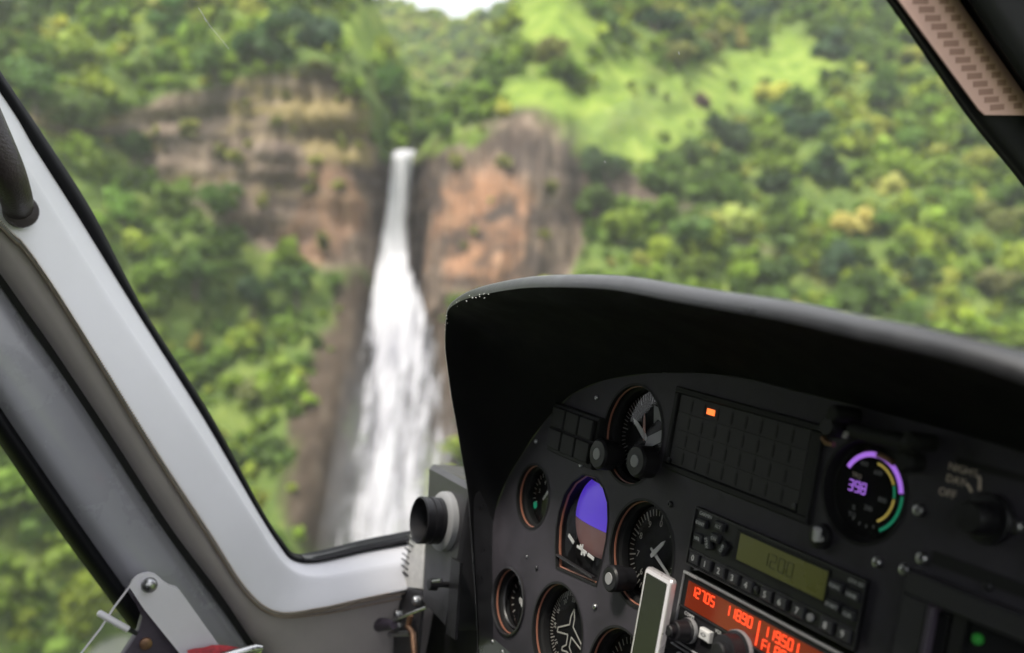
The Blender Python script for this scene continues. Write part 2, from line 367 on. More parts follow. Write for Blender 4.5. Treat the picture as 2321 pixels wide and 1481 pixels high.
ora = ramp(N, [(.3, (.16, .085, .055)), (.55, (.34, .19, .115)), (.75, (.45, .30, .21))]); L.new(noise(N, L, oc, .4, 7, .65, (2, 1, .3), (5, 0, 2)), ora.inputs['Fac'])
c1 = mixc(N, L, attr(N, 'orange'), roc.outputs['Color'], ora.outputs['Color'])
dk = ramp(N, [(.46, (0, 0, 0)), (.60, (1, 1, 1))]); L.new(noise(N, L, oc, .07, 4, .6, (1, 1, 1.6), (11, 0, 4)), dk.inputs['Fac'])
c1 = mixc(N, L, dk.outputs['Color'], c1, (.075, .058, .05))
c1 = mixc(N, L, attr(N, 'ledge'), c1, (.27, .22, .075))
c2 = mixc(N, L, attr(N, 'soil'), veg.outputs['Color'], soi.outputs['Color'])
c2 = mixc(N, L, attr(N, 'grass'), c2, gra.outputs['Color'])
c3 = mixc(N, L, attr(N, 'rock'), c2, c1)
L.new(c3, B.inputs['Base Color'])
bu = N.new('ShaderNodeBump'); bu.inputs['Strength'].default_value = .7; bu.inputs['Distance'].default_value = .6
L.new(noise(N, L, oc, .9, 8, .7), bu.inputs['Height']); L.new(bu.outputs['Normal'], B.inputs['Normal'])
U_ = CX + FPX * X / Y; V_ = CY - FPX * Z / Y
wob = (fbm(X / 3, Z / 8, 3, 31) - .5) * 120
orange = np.maximum.reduce([blob(U_ + wob, V_, 1100, 520, 115, 135, 12), blob(U_ + wob, V_, 745, 480, 70, 110, 8) * .55, blob(U_ + wob, V_, 690, 560, 60, 60) * .5])
ledge = sstep(.5, .62, fbm(X / 16, Z / 2.6, 4, 77)) * sstep(470, 380, V_) * sstep(860, 830, U_) * .55
pad = lambda a: np.concatenate([a, a[-1:], a[-1:]])
terrain = sheet('hillside', X2, Y2, Z2, tm, {'rock': pad(rockc), 'grass': pad(g * (1 - rock * .6)), 'soil': pad(s), 'orange': pad(orange), 'ledge': pad(ledge)})
tag(terrain, 'steep green tropical hillside with bare brown cliffs beside the falls', kind='structure')
# far ridge closing the valley under the patch of sky
xr = np.linspace(-420, 420, 240); q = np.linspace(0, 1, 70)
zr = 168 + 12 * np.clip(np.abs((xr + 26) / 32.), 0, 9) ** 1.3 + (fbm(xr / 14, xr * 0, 4, 21) - .5) * 12
XR = np.repeat(xr[None], 70, 0); ZR = -20 + q[:, None] * (zr[None] + 20); YR = 430 + (ZR + 20) * .62 + (fbm(XR / 40, ZR / 40, 4, 23) - .5) * 60
YR = np.concatenate([YR, YR[-1:] + 80]); XR = np.concatenate([XR, XR[-1:]]); ZR = np.concatenate([ZR, ZR[-1:] - 60])
zz = np.zeros_like(XR); gg = sstep(.55, .65, fbm(XR / 30, ZR / 30, 3, 25)) * .6
ridge = sheet('far_hills', XR, YR, ZR, tm, {'rock': zz, 'grass': gg, 'soil': zz, 'orange': zz, 'ledge': zz})
tag(ridge, 'pale green ridge far behind the falls under a patch of sky', kind='structure')

# the valley the helicopter hovers in, all round and below
an_ = np.linspace(0, 2 * math.pi, 181); rd_ = np.concatenate([np.linspace(2, 100, 14), np.linspace(115, 1300, 46)])
AN, RD = np.meshgrid(an_, rd_); frontness = sstep(.35, .75, np.cos(AN))
XV, YV = RD * np.sin(AN), RD * np.cos(AN); ZV = -128 + np.clip(RD - 95, 0, 560) * .24 * (1 - frontness) + (fbm(XV / 60 + 50, YV / 60 + 50, 4, 91) - .5) * 40 * sstep(60, 200, RD) * (1 - frontness)
zv = np.zeros_like(XV); valley = sheet('valley', XV, YV, ZV, tm, {'rock': zv, 'grass': sstep(.55, .7, fbm(XV / 50 + 9, YV / 50 + 9, 3, 93)) * .7, 'soil': zv, 'orange': zv, 'ledge': zv})
tag(valley, 'green valley floor and slopes behind the helicopter', kind='structure')

# --- leaves: crowns are clouds of small leaf-clump faces
def leaf_mat(name, src):
    m = bpy.data.materials.new(name); m.use_nodes = True; N = m.node_tree.nodes; L = m.node_tree.links; B = N['Principled BSDF']
    B.inputs['Roughness'].default_value = .6; B.inputs['Specular IOR Level'].default_value = .25
    if src == 'object': cs = N.new('ShaderNodeObjectInfo').outputs['Color']
    else: a = N.new('ShaderNodeAttribute'); a.attribute_name = 'tint'; cs = a.outputs['Color']
    gi = N.new('ShaderNodeNewGeometry'); r = N.new('ShaderNodeMapRange'); r.inputs['To Min'].default_value = .62; r.inputs['To Max'].default_value = 1.4
    L.new(gi.outputs['Random Per Island'], r.inputs['Value']); v = N.new('ShaderNodeVectorMath'); v.operation = 'SCALE'
    L.new(cs, v.inputs[0]); L.new(r.outputs['Result'], v.inputs['Scale']); L.new(v.outputs['Vector'], B.inputs['Base Color'])
    t = N.new('ShaderNodeBsdfTranslucent'); L.new(v.outputs['Vector'], t.inputs['Color']); x = N.new('ShaderNodeMixShader'); x.inputs[0].default_value = .55
    L.new(B.outputs[0], x.inputs[1]); L.new(t.outputs[0], x.inputs[2]); L.new(x.outputs[0], N['Material Output'].inputs['Surface']); return m
LM = leaf_mat('tree_leaves', 'object'); LF = leaf_mat('forest_leaves', 'attr')
BARK = mat('bark', (.09, .07, .055), .9, var=.3, vscale=2)
def crown_quads(n, sd, lobes=7, size=.16, flat=.75, want=False):
    """unit crown (radius about 1): leaf-clump faces spread over uneven, overlapping boughs"""
    r = np.random.default_rng(sd)
    lc = r.normal(size=(lobes, 3)); lc /= np.linalg.norm(lc, axis=1)[:, None]; lc *= r.uniform(.15, .85, (lobes, 1)); lc[:, 2] = lc[:, 2] * flat + .1
    lr = r.uniform(.20, .50, lobes) * np.array([1, 1.1, .8])[np.arange(lobes) % 3]; k = r.choice(lobes, n, p=lr ** 2 / (lr ** 2).sum())
    d = r.normal(size=(n, 3)); d[:, 2] += .35; d /= np.linalg.norm(d, axis=1)[:, None]
    p = lc[k] + d * (lr[k] * r.uniform(.45, 1.2, n))[:, None] * np.array((1.1, 1.1, .85))
    nn = d + r.normal(size=(n, 3)) * .32; nn /= np.linalg.norm(nn, axis=1)[:, None]
    a = np.cross(nn, r.normal(size=(n, 3))); a /= np.linalg.norm(a, axis=1)[:, None]; b = np.cross(nn, a)
    sz = (size * r.uniform(.4, 1.5, n))[:, None]
    q = np.stack([p - a * sz - b * sz * .7, p + a * sz - b * sz * .45, p + a * sz * .8 + b * sz * .7, p - a * sz * .7 + b * sz * .8], 1)
    return (q, r.uniform(.72, 1.32, lobes)[k]) if want else q
_c = [crown_quads(150, 100 + i, 6 + i % 5, .21 + .02 * (i % 3), want=True) for i in range(12)]; CR = [c[0] for c in _c]
_s = [crown_quads(40, 200 + i, 4, .36, .6, want=True) for i in range(8)]; SH = [c[0] for c in _s]
LOBE = {id(q): f for q, f in _c + _s}
def quads_mesh(name, Q, material, tint=None):
    n = len(Q); me = bpy.data.meshes.new(name); me.vertices.add(n * 4); me.vertices.foreach_set('co', Q.astype(np.float32).ravel())
    me.loops.add(n * 4); me.loops.foreach_set('vertex_index', np.arange(n * 4, dtype=np.int32)); me.polygons.add(n)
    me.polygons.foreach_set('loop_start', np.arange(0, n * 4, 4, dtype=np.int32)); me.update(calc_edges=True)
    if tint is not None:
        at = me.attributes.new('tint', 'FLOAT_COLOR', 'POINT'); c = np.ones((n * 4, 4), np.float32); c[:, :3] = np.repeat(tint, 4, 0); at.data.foreach_set('color', c.ravel())
    me.materials.append(material); return me
SPEC = np.array([(.095, .16, .034), (.15, .235, .042), (.21, .30, .048), (.29, .36, .055), (.33, .35, .09), (.12, .19, .065), (.40, .40, .085), (.28, .25, .08)])
# trees that stand out in the view: (bearing px, elevation py, radius m, tint, label)
DG, MG, LG, YG, PY, OL, BG = (.05, .10, .03), (.10, .18, .04), (.17, .27, .045), (.23, .31, .05), (.60, .62, .20), (.23, .245, .08), (.07, .135, .065)
TREES = [
 (1650, 500, 4.4, PY, 'pale yellow flowering tree, leftmost of three on the wooded slope'),
 (1930, 512, 4.6, PY, 'largest pale yellow flowering tree in the middle of the right slope'),
 (2012, 428, 3.4, PY, 'smaller pale yellow tree above and right of the largest flowering tree'),
 (1860, 395, 6.5, DG, 'big dark round tree on the right slope above the yellow trees'),
 (1745, 425, 4.6, DG, 'dark tree just left of the big dark round tree'),
 (1640, 318, 6.0, DG, 'dark tree at the lower edge of the lime pasture'),
 (1800, 290, 6.8, BG, 'wide bluish dark tree below the top of the lime pasture'),
 (1370, 385, 5.5, DG, 'dark tree hugging the right rim of the orange cliff'),
 (1345, 460, 5.2, MG, 'green tree against the grey right flank of the orange cliff'),
 (1560, 360, 5.0, MG, 'round mid green tree between the pasture and the wooded slope'),
 (1500, 480, 5.2, LG, 'light green tree left of the leftmost yellow tree'),
 (1410, 520, 5.0, YG, 'yellow green bushy tree above the hood near the orange cliff'),
 (1560, 600, 5.0, LG, 'light green tree just over the black hood, below the leftmost yellow tree'),
 (1750, 620, 4.6, MG, 'mid green tree just over the black hood at its middle'),
 (1890, 600, 5.0, BG, 'bluish green tree below the largest yellow tree'),
 (2060, 620, 4.8, DG, 'dark tree low on the right slope above the hood'),
 (2230, 640, 5.2, OL, 'olive tree low at the far right above the hood'),
 (2140, 470, 5.2, LG, 'light green tree at the right of the smaller yellow tree'),
 (2250, 500, 6.0, OL, 'broad olive tree on the slope next to the dark windscreen post'),
 (2040, 330, 5.4, LG, 'light green tree right of the big dark round tree'),
 (1990, 215, 5.8, MG, 'mid green tree high on the right slope beside the post'),
 (1880, 120, 6.2, BG, 'bluish tree near the top of the right slope, right of the pasture'),
 (1600, 110, 5.8, OL, 'olive brown tree above the lime pasture'),
 (1530, 130, 4.6, OL, 'smaller olive tree left of the olive brown tree above the pasture'),
 (1700, 40, 6.8, BG, 'bluish dark tree at the top edge above the lime pasture'),
 (1480, 60, 6.0, DG, 'dark tree at the top edge right of the sky patch'),
 (1590, 235, 2.6, (.13, .08, .06), 'small brown bare shrub standing in the lime pasture'),
 (620, 120, 7.5, DG, 'big dark tree crowning the left cliff'),
 (500, 150, 6.0, MG, 'green tree left of the big dark tree on the left cliff'),
 (720, 90, 6.2, BG, 'bluish dark tree right of the big dark tree on the left cliff'),
 (410, 60, 6.0, MG, 'mid green tree near the top edge above the left cliff'),
 (220, 140, 5.6, YG, 'yellow green tree left of the cliff near the top'),
 (100, 200, 6.0, MG, 'green tree beside the upper end of the white pillar'),
 (60, 60, 6.5, MG, 'mid green tree in the top left corner'),
 (310, 335, 4.8, DG, 'dark green tree at the left foot of the cliff'),
 (200, 270, 5.5, MG, 'round green tree left of the cliff beside the pillar'),
 (400, 450, 5.6, LG, 'bright green tree below the left cliff'),
 (500, 460, 5.0, MG, 'mid green tree under the dark band of the left cliff'),
 (290, 480, 4.4, LG, 'light green bush tree close to the pillar below the cliff'),
 (450, 620, 4.6, MG, 'green tree halfway down the slope left of the falls'),
 (580, 660, 5.0, DG, 'dark tree on the slope left of the brown bare gully'),
 (680, 640, 4.4, MG, 'green tree at the upper edge of the brown gully'),
 (450, 830, 4.6, LG, 'bright round bush tree low beside the pillar'),
 (560, 890, 3.8, OL, 'pale olive shrub tree low left of the brown gully'),
 (870, 200, 5.0, MG, 'green tree on the cliff shoulder left above the fall'),
 (905, 255, 4.4, DG, 'dark tree overhanging the lip of the fall'),
 (1000, 250, 4.0, BG, 'bluish tree in the valley behind the lip of the fall'),
 (1250, 130, 4.6, OL, 'olive tree on the lime ridge below the sky patch'),
]
proto = [quads_mesh('crown', crown_quads(620, 300 + i, 8 + i % 4, .12), LM) for i in range(6)]
def trunk_mesh(sd):
    r = random.Random(sd); mb = MB()
    pts = [V((0, 0, -1.3)), V((r.uniform(-.05, .05), 0, -.8)), V((r.uniform(-.1, .1), r.uniform(-.1, .1), -.3)), V((0, 0, .25))]
    mb.tube(pts, [.085, .07, .055, .03], 7)
    for k in range(4):
        a = k * 1.6 + r.random(); mb.tube([V((0, 0, -.55 + .1 * k)), V((math.cos(a) * .25, math.sin(a) * .25, -.2 + .1 * k)), V((math.cos(a) * .5, math.sin(a) * .5, .1 + .05 * k))], [.045, .03, .015], 6)
    o = mb.build('trunk', BARK); me = o.data; bpy.data.objects.remove(o); return me
tproto = [trunk_mesh(i) for i in range(3)]
TPOS = []
for i, (px, py, r_, tint, lab) in enumerate(TREES):
    p = surf(px, py); TPOS.append((p.x, p.z, r_)); t = thing('broadleaf_tree', lab, 'tree', Matrix.Translation(p + V((0, -r_ * .55, -r_ * .75))), 'trees on the hillside')
    s_ = random.uniform(.9, 1.1); rz = random.uniform(0, 6.28)
    for nm, me in (('crown', proto[i % 6]), ('trunk', tproto[i % 3])):
        o = bpy.data.objects.new(nm, me); col.objects.link(o); o.parent = t; o.location = (0, 0, r_ * .75); o.rotation_euler = (0, 0, rz); o.scale = (r_ * s_, r_ * s_, r_ * random.uniform(.85, 1.05))
        o.color = (*[c * random.uniform(.9, 1.1) for c in tint], 1)
# the wood itself: one mass of crowns and undergrowth
def scatter(n, protos, rmin, rmax, keep, seed, lift, dark=1.):
    r = np.random.default_rng(seed); x = r.uniform(-170, 175, n); z = r.uniform(-115, 150, n)
    zm = np.interp(x, XS, zmax); ok = z < zm - 1; x, z = x[ok], z[ok]; y, rk = terrain_y(x, z); gr, so = covers(x, y, z)
    k = keep(rk * (1 - gr), gr, so, r.random(len(x)), x); x, y, z, rk, gr = x[k], y[k], z[k], rk[k], gr[k]
    if rmax > 3:                                              # keep clear of the trees that stand out
        free = np.ones(len(x), bool)
        for tx, tz, tr_ in TPOS: free &= ~(((x - tx) ** 2 + (z - tz + tr_ * .55) ** 2) < (tr_ * 1.05) ** 2)
        x, y, z, rk, gr = x[free], y[free], z[free], rk[free], gr[free]
    n = len(x); rad = r.uniform(rmin, rmax, n); pi = r.integers(0, len(protos), n); an = r.uniform(0, 6.28, n); asp = r.uniform(.75, 1.3, (n, 1, 3))
    patch = fbm(x / 14, z / 14, 3, seed); si = np.clip(((patch - .28) / .44 * 4.0 + r.normal(0, .8, n)), 0, 7.4).astype(int)
    si = np.where(r.random(n) < .025, r.integers(4, 8, n), si)
    tint = SPEC[si] * r.uniform(.82, 1.22, (n, 1)) * np.array((1.02, 1.03, .85)); tint = np.where(gr[:, None] > .4, np.array((.18, .25, .045)) * r.uniform(.8, 1.2, (n, 1)), tint)
    tint = np.where(rk[:, None] > .5, np.array((.27, .28, .08)) * r.uniform(.55, 1.2, (n, 1)), tint)
    Qs = []; Ts = []
    for i in range(n):
        c, s = math.cos(an[i]), math.sin(an[i]); q = protos[pi[i]] * (rad[i] * asp[i]); qx = q[..., 0] * c - q[..., 1] * s; qy = q[..., 0] * s + q[..., 1] * c
        Qs.append(np.stack([qx + x[i], qy + y[i] - rad[i] * .2, q[..., 2] + z[i] + rad[i] * lift], -1)); Ts.append(tint[i][None] * LOBE[id(protos[pi[i]])][:, None])
    return np.concatenate(Qs), np.concatenate(Ts)
q1, t1 = scatter(8600, CR, 1.9, 4.6, lambda rk, gr, so, u, x: (rk < .25) & (gr < .18) & (so < .3) & (u < .62), 1, .35)
wood = bpy.data.objects.new('forest', quads_mesh('forest', q1, LF, t1)); col.objects.link(wood)
tag(wood, 'dense tropical forest covering the slopes around the falls', 'forest', kind='stuff')
q2, t2 = scatter(20000, SH, .8, 2.4, lambda rk, gr, so, u, x: u < np.where(rk > .3, np.where(x < -28, .12, .03), np.where(gr > .4, .05, np.where(so > .4, np.where(x < -32, .30, .04), .52))), 2, .1)
brush = bpy.data.objects.new('undergrowth', quads_mesh('undergrowth', q2, LF, t2)); col.objects.link(brush)
tag(brush, 'low shrubs and tufts over slopes, ledges and pasture', 'undergrowth', kind='stuff')
# far ridge trees, tints lightened to imitate haze
r = np.random.default_rng(5); n = 2600; x = r.uniform(-130, 130, n); qq = r.random(n) ** .6; zr_ = np.interp(x, xr, zr); z = 60 + qq * (zr_ - 60)
y = 430 + (z + 20) * .62 + (fbm(x / 40, z / 40, 4, 23) - .5) * 60; Qs = []; Ts = []
for i in range(n):
    q = SH[i % 8] * r.uniform(2.5, 5.5); Qs.append(q + np.array((x[i], y[i], z[i]))); Ts.append(np.repeat((SPEC[r.integers(1, 6)] * r.uniform(.95, 1.35))[None], len(q), 0))
fw = bpy.data.objects.new('far_forest', quads_mesh('far_forest', np.concatenate(Qs), LF, np.concatenate(Ts))); col.objects.link(fw)
tag(fw, 'distant forest on the ridge below the sky patch', 'forest', kind='stuff')

# --- waterfall
EDGE = [(338, 890, 938), (400, 886, 932), (500, 873, 922), (600, 858, 926), (650, 850, 944), (700, 845, 962), (800, 834, 985), (900, 822, 1002), (1000, 811, 1016), (1100, 798, 1020), (1230, 776, 1010), (1330, 770, 1015)]
wm = bpy.data.materials.new('falling_water'); N, L, B = nodes(wm); B.inputs['Roughness'].default_value = .55
oc = N.new('ShaderNodeTexCoord').outputs['Object']
st = noise(N, L, oc, .5, 3, .42, (1.9, .2, .06)); fi = noise(N, L, oc, .8, 4, .55, (1.2, .2, .30), (4, 0, 1))
wr = ramp(N, [(.34, (.16, .16, .19)), (.5, (.27, .27, .30)), (.64, (.37, .37, .40))]); L.new(st, wr.inputs['Fac']); L.new(mixc(N, L, attr(N, 'thin'), (.40, .40, .43), wr.outputs['Color']), B.inputs['Base Color'])
ad = N.new('ShaderNodeMath'); ad.operation = 'ADD'; L.new(st, ad.inputs[0]); L.new(fi, ad.inputs[1])
al = N.new('ShaderNodeMath'); al.operation = 'MULTIPLY_ADD'; L.new(attr(N, 'body'), al.inputs[0]); al.inputs[1].default_value = 1.15; L.new(ad.outputs[0], al.inputs[2])
mr = N.new('ShaderNodeMapRange'); mr.inputs['From Min'].default_value = 1.30; mr.inputs['From Max'].default_value = 1.90; L.new(al.outputs[0], mr.inputs['Value']); L.new(mr.outputs['Result'], B.inputs['Alpha'])
bu = N.new('ShaderNodeBump'); bu.inputs['Strength'].default_value = .8; bu.inputs['Distance'].default_value = .8; L.new(st, bu.inputs['Height']); L.new(bu.outputs['Normal'], B.inputs['Normal'])
ev, el, er = map(np.array, zip(*EDGE)); rows = 220; cols = 40
vv = np.linspace(335, 1330, rows); e = np.linspace(-.12, 1.12, cols)[None]; bod = 1 - np.clip(np.abs(e * 2 - 1) / 1.24, 0, 1) ** 2.6
pl_, pr_ = np.interp(vv, ev, el), np.interp(vv, ev, er); yr = np.full(rows, D0 + 5.)
for _ in range(8):                                            # let the sheet of water settle in front of the rock
    bx = ((pl_[:, None] + e * (pr_ - pl_)[:, None]) - CX) / FPX; xx = bx * yr[:, None]; ZZ = np.repeat(((CY - vv) / FPX * yr)[:, None], cols, 1)
    ty, _r = terrain_y(xx, ZZ); ym = np.minimum.accumulate(np.minimum(ty.min(1) - 1.2, D0 + 6)); ym = np.convolve(np.pad(ym, 10, 'edge'), np.ones(21) / 21, 'valid'); yr = .5 * yr + .5 * ym
yy = yr[:, None] + (np.clip((362 - vv) / 14, 0, 3) ** 2)[:, None] - bod * 1.6 - (fbm(xx / 1.3, ZZ / 14, 4, 55) - .5) * 2.0
body = bod * np.where(vv < 620, 1.25, 1.25 - .68 * np.clip((vv - 620) / 260, 0, 1))[:, None] + .2 * np.exp(-((e - .28) / .16) ** 2)
fall = sheet('waterfall', xx, yy, ZZ, wm, {'body': body, 'thin': np.repeat(sstep(560, 760, vv)[:, None], cols, 1)})
tag(fall, 'tall white waterfall dropping down the gorge between the cliffs', 'waterfall')
# drifting spray: a wider, thinner veil hanging in front of the lower fall
sm2 = bpy.data.materials.new('spray'); N, L, B = nodes(sm2); B.inputs['Roughness'].default_value = .9; B.inputs['Base Color'].default_value = (.42, .42, .45, 1)
oc = N.new('ShaderNodeTexCoord').outputs['Object']; k_ = N.new('ShaderNodeMath'); k_.operation = 'MULTIPLY'; L.new(attr(N, 'body'), k_.inputs[0]); L.new(noise(N, L, oc, .25, 4, .5, (1, .3, .45)), k_.inputs[1]); L.new(k_.outputs[0], B.inputs['Alpha'])
sel = vv > 560; e2 = np.linspace(-.42, 1.18, cols)[None]; b2 = ((pl_[:, None] + e2 * (pr_ - pl_)[:, None]) - CX) / FPX
ys = yr[sel][:, None] - 4.5 + 0 * e2; xs_ = b2[sel] * ys; zs_ = ((CY - vv[sel]) / FPX)[:, None] * ys
bd = np.clip(1 - np.abs((e2 - .38) / .80), 0, 1) ** 1.2 * sstep(580, 1150, vv[sel])[:, None] * .6
spray = sheet('spray', xs_, ys - 1.2 * bd + (fbm(xs_ / 3, zs_ / 5, 3, 12) - .5) * 1.5, zs_, sm2, {'body': bd}); spray.parent = fall; spray['kind'] = 'stuff'
wp = mat('pool_water', (.10, .11, .10), .12, bump=.0); pm = MB()
pm.add([(-60, 90, mz_(1262)), (30, 90, mz_(1262)), (30, 215, mz_(1262)), (-60, 215, mz_(1262))], [(0, 1, 2, 3)])
tag(pm.build('pool', wp), 'plunge pool at the foot of the falls', kind='structure')

# ================================================================== CABIN
shell = thing('cabin_shell', 'grey lined cabin roof, rear wall and floor around the seats', 'cabin', MC)
MB().box(-1.3, -.12, -.85, 1.12, .56, .60).build('roof_lining', M['cabin'], shell)
MB().box(-1.34, -1.30, -.85, 1.12, -1.0, .60).build('rear_bulkhead', M['cabin'], shell)
MB().box(-1.3, 1.0, -.85, 1.12, -1.04, -1.0).build('floor', M['cabind'], shell)
MB().box(-1.3, 1.0, -.89, -.85, -1.0, -.22).build('door_panel', M['cabin'], shell)
MB().box(-1.3, -.25, 1.08, 1.12, -1.0, .56).build('light_block_wall', M['cabin'], shell)  # unseen closed wall, added to block reflections on the hood lip
shell['kind'] = 'structure'

seat = thing('light_block_seat', 'unseen dark grey seat added beside the camera to block light', 'seat', MC)  # out of view, added as an occluder for light from the left rear
MB().box(-.75, -.10, .28, .86, -.62, -.46, .03).build('cushion', M['cabind'], seat)
MB().box(-.86, -.70, .28, .86, -.60, .28, .03).build('backrest', M['cabind'], seat)
MB().box(-.84, -.76, .42, .72, .30, .48, .02).build('headrest', M['cabind'], seat)
MB().box(-.70, -.15, .32, .82, -1.0, -.62).build('base', M['cabind'], seat)

# ------------------------------------------------------------------ port pillar, window seal, rail
ST = dict(
 E0=[(-650, -850), (-260, -235), (0, 160), (93, 298), (208, 477), (323, 696), (480, 944), (591, 1150), (645, 1232), (676, 1262), (730, 1256), (830, 1231), (930, 1211), (1030, 1190)],
 E1=[(-680, -800), (-285, -190), (0, 209), (80, 338), (178, 492), (304, 696), (465, 953), (580, 1152), (632, 1234), (664, 1270), (720, 1274), (830, 1250), (930, 1232), (1030, 1211)],
 E2=[(-720, -740), (-330, -130), (0, 281), (60, 380), (156, 536), (263, 705), (428, 950), (560, 1155), (622, 1252), (672, 1299), (735, 1307), (830, 1291), (925, 1273), (1025, 1254)],
 E3=[(-800, -540), (-420, 60), (-10, 500), (50, 558), (110, 640), (190, 765), (350, 1025), (470, 1208), (556, 1340), (625, 1391), (720, 1383), (820, 1361), (905, 1343), (1010, 1322)],
 E4=[(-860, -440), (-330, 170), (-60, 540), (10, 634), (60, 705), (125, 797), (260, 1000), (385, 1193), (500, 1347), (590, 1478), (690, 1590), (800, 1620), (910, 1620), (1030, 1620)])
def curve_on(side, pts, off, n):
    return [side(p.x, p.y, off) for p in cat_rom([(a, b, 0) for a, b in pts], n)]
def loft(name, m, parent, keyrows, n=150, sub=5, smooth=60, side=sid, thick=.012):
    """surface through matching lines (stations, height above the side plane), closed by a back face"""
    base = [(cat_rom([(a, b, 0) for a, b in pts], n), off) for pts, off in keyrows]
    rows = []
    K = len(base)
    if sub == 1: it = [(i, 0.) for i in range(K)]
    else: it = [(i, f / sub) for i in range(K - 1) for f in range(sub)] + [(K - 1, 0.)]
    for i, f in it:
        a = max(i - 1, 0); b = i; c = min(i + 1, K - 1); d = min(i + 2, K - 1)
        wts = (.5 * (-f + 2 * f * f - f ** 3), .5 * (2 - 5 * f * f + 3 * f ** 3), .5 * (f + 4 * f * f - 3 * f ** 3), .5 * (-f * f + f ** 3))
        off = sum(w_ * base[k][1] for w_, k in zip(wts, (a, b, c, d))); row = []
        for j in range(n + 1):
            q = sum((base[k][0][j] * w_ for w_, k in zip(wts, (a, b, c, d))), V((0, 0, 0))); row.append(side(q.x, q.y, off))
        rows.append(row)
    rows = [[p - V((0, 0, thick)) for p in rows[0]]] + rows + [[p - V((0, 0, thick)) for p in rows[-1]]]
    mb = MB(); mb.grid(rows, close=True); return mb.build(name, m, parent, smooth)
def mid(a, b, t): return [(p[0] + (q[0] - p[0]) * t, p[1] + (q[1] - p[1]) * t) for p, q in zip(ST[a], ST[b])]
pil = thing('windscreen_pillar', 'pale leather covered windscreen pillar curving into the window rail', 'pillar', MS)
loft('rubber_seal', M['rubber'], pil, [(ST['E0'], .000), (mid('E0', 'E1', .35), .010), (mid('E0', 'E1', .8), .009), (ST['E1'], .004)], sub=3)
loft('trim_panel', M['trim'], pil, [(ST['E1'], .005), (mid('E1', 'E2', .12), .012), (mid('E1', 'E2', .8), .031), (ST['E2'], .036), (mid('E2', 'E3', .2), .042), (mid('E2', 'E3', .85), .059), (mid('E2', 'E3', .97), .060), (ST['E3'], .054)], sub=4)
loft('lining', M['lining'], pil, [(mid('E3', 'E4', .0), .051), (mid('E3', 'E4', .10), .047), (mid('E3', 'E4', .5), .044), (mid('E3', 'E4', .85), .034), (ST['E4'], .020)], sub=4)
for t_, r_ in ((.012, .0017), (.055, .0013)):
    MB().tube([sid(p.x, p.y, .0555 - t_ * .1) for p in cat_rom([(a, b, 0) for a, b in mid('E3', 'E4', t_)], 150)], r_, 6).build('welt', M['welt'], pil, 60)
stm = MB(); sp = cat_rom([(a, b, 0) for a, b in mid('E2', 'E3', .955)], 620)
for k in range(60, 560):
    a = sid(sp[k].x, sp[k].y, .0608); b = sid(sp[k].x * .62 + sp[k + 1].x * .38, sp[k].y * .62 + sp[k + 1].y * .38, .0608); stm.tube([a, b], .0010, 4)
tag(stm.build('stitching', M['thread'], pil), kind='stuff')
# gasket lip inside the rail
loft('gasket', M['grey'], pil, [([(690, 1266), (730, 1264), (830, 1240), (930, 1220), (1030, 1199)], .0115), ([(690, 1271), (730, 1270), (830, 1247), (930, 1228), (1030, 1207)], .0125)], sub=1, n=40)

# ------------------------------------------------------------------ door frame behind the pillar
G = dict(
 G0=[(-300, 195), (-10, 630), (172, 890), (367, 1190), (560, 1458), (680, 1625)],
 Ga=[(-325, 197), (-30, 630), (150, 892), (345, 1190), (535, 1462), (645, 1622)],
 G1=[(-360, 200), (-60, 628), (121, 892), (318, 1190), (500, 1470), (600, 1620)],
 G2=[(-450, 190), (-130, 660), (60, 950), (240, 1208), (420, 1460), (530, 1620)],
 G3=[(-500, 190), (-170, 670), (20, 956), (190, 1205), (350, 1430), (480, 1620)],
 G4=[(-560, 190), (-220, 690), (-30, 965), (133, 1203), (304, 1436), (430, 1620)])
door = thing('door_frame', 'glossy grey painted door frame running beside the pale pillar', 'door frame', MS)
loft('frame_rail', M['doorp'], door, [(G['G0'], .000), (G['Ga'], .016), (G['G1'], .024), (G['G2'], .030), (mid_ if False else G['G3'], .016)], sub=5, n=60)
gm = lambda a, b, t: [(p[0] + (q[0] - p[0]) * t, p[1] + (q[1] - p[1]) * t) for p, q in zip(G[a], G[b])]
loft('rubber_seal', M['rubber'], door, [(gm('G3', 'G4', -.05), .016), (gm('G3', 'G4', .25), .024), (gm('G3', 'G4', .75), .018), (G['G4'], .002)], sub=4, n=60)
loft('gap_seal', M['blackm'], door, [([(a + 14, b - 9) for a, b in ST['E4'][:10]], .004), ([(a - 14, b + 9) for a, b in ST['E4'][:10]], .004)], sub=1, n=60)
dw = MB(); dw.add([sid(*p, -.002) for p in ((-60, 900), (-60, 1700), (460, 1700), (300, 1430), (133, 1200))], [(0, 1, 2, 3, 4)])
tag(dw.build('door_window', M['glass']), 'clear door window pane at the lower left corner', 'window').matrix_world = MS

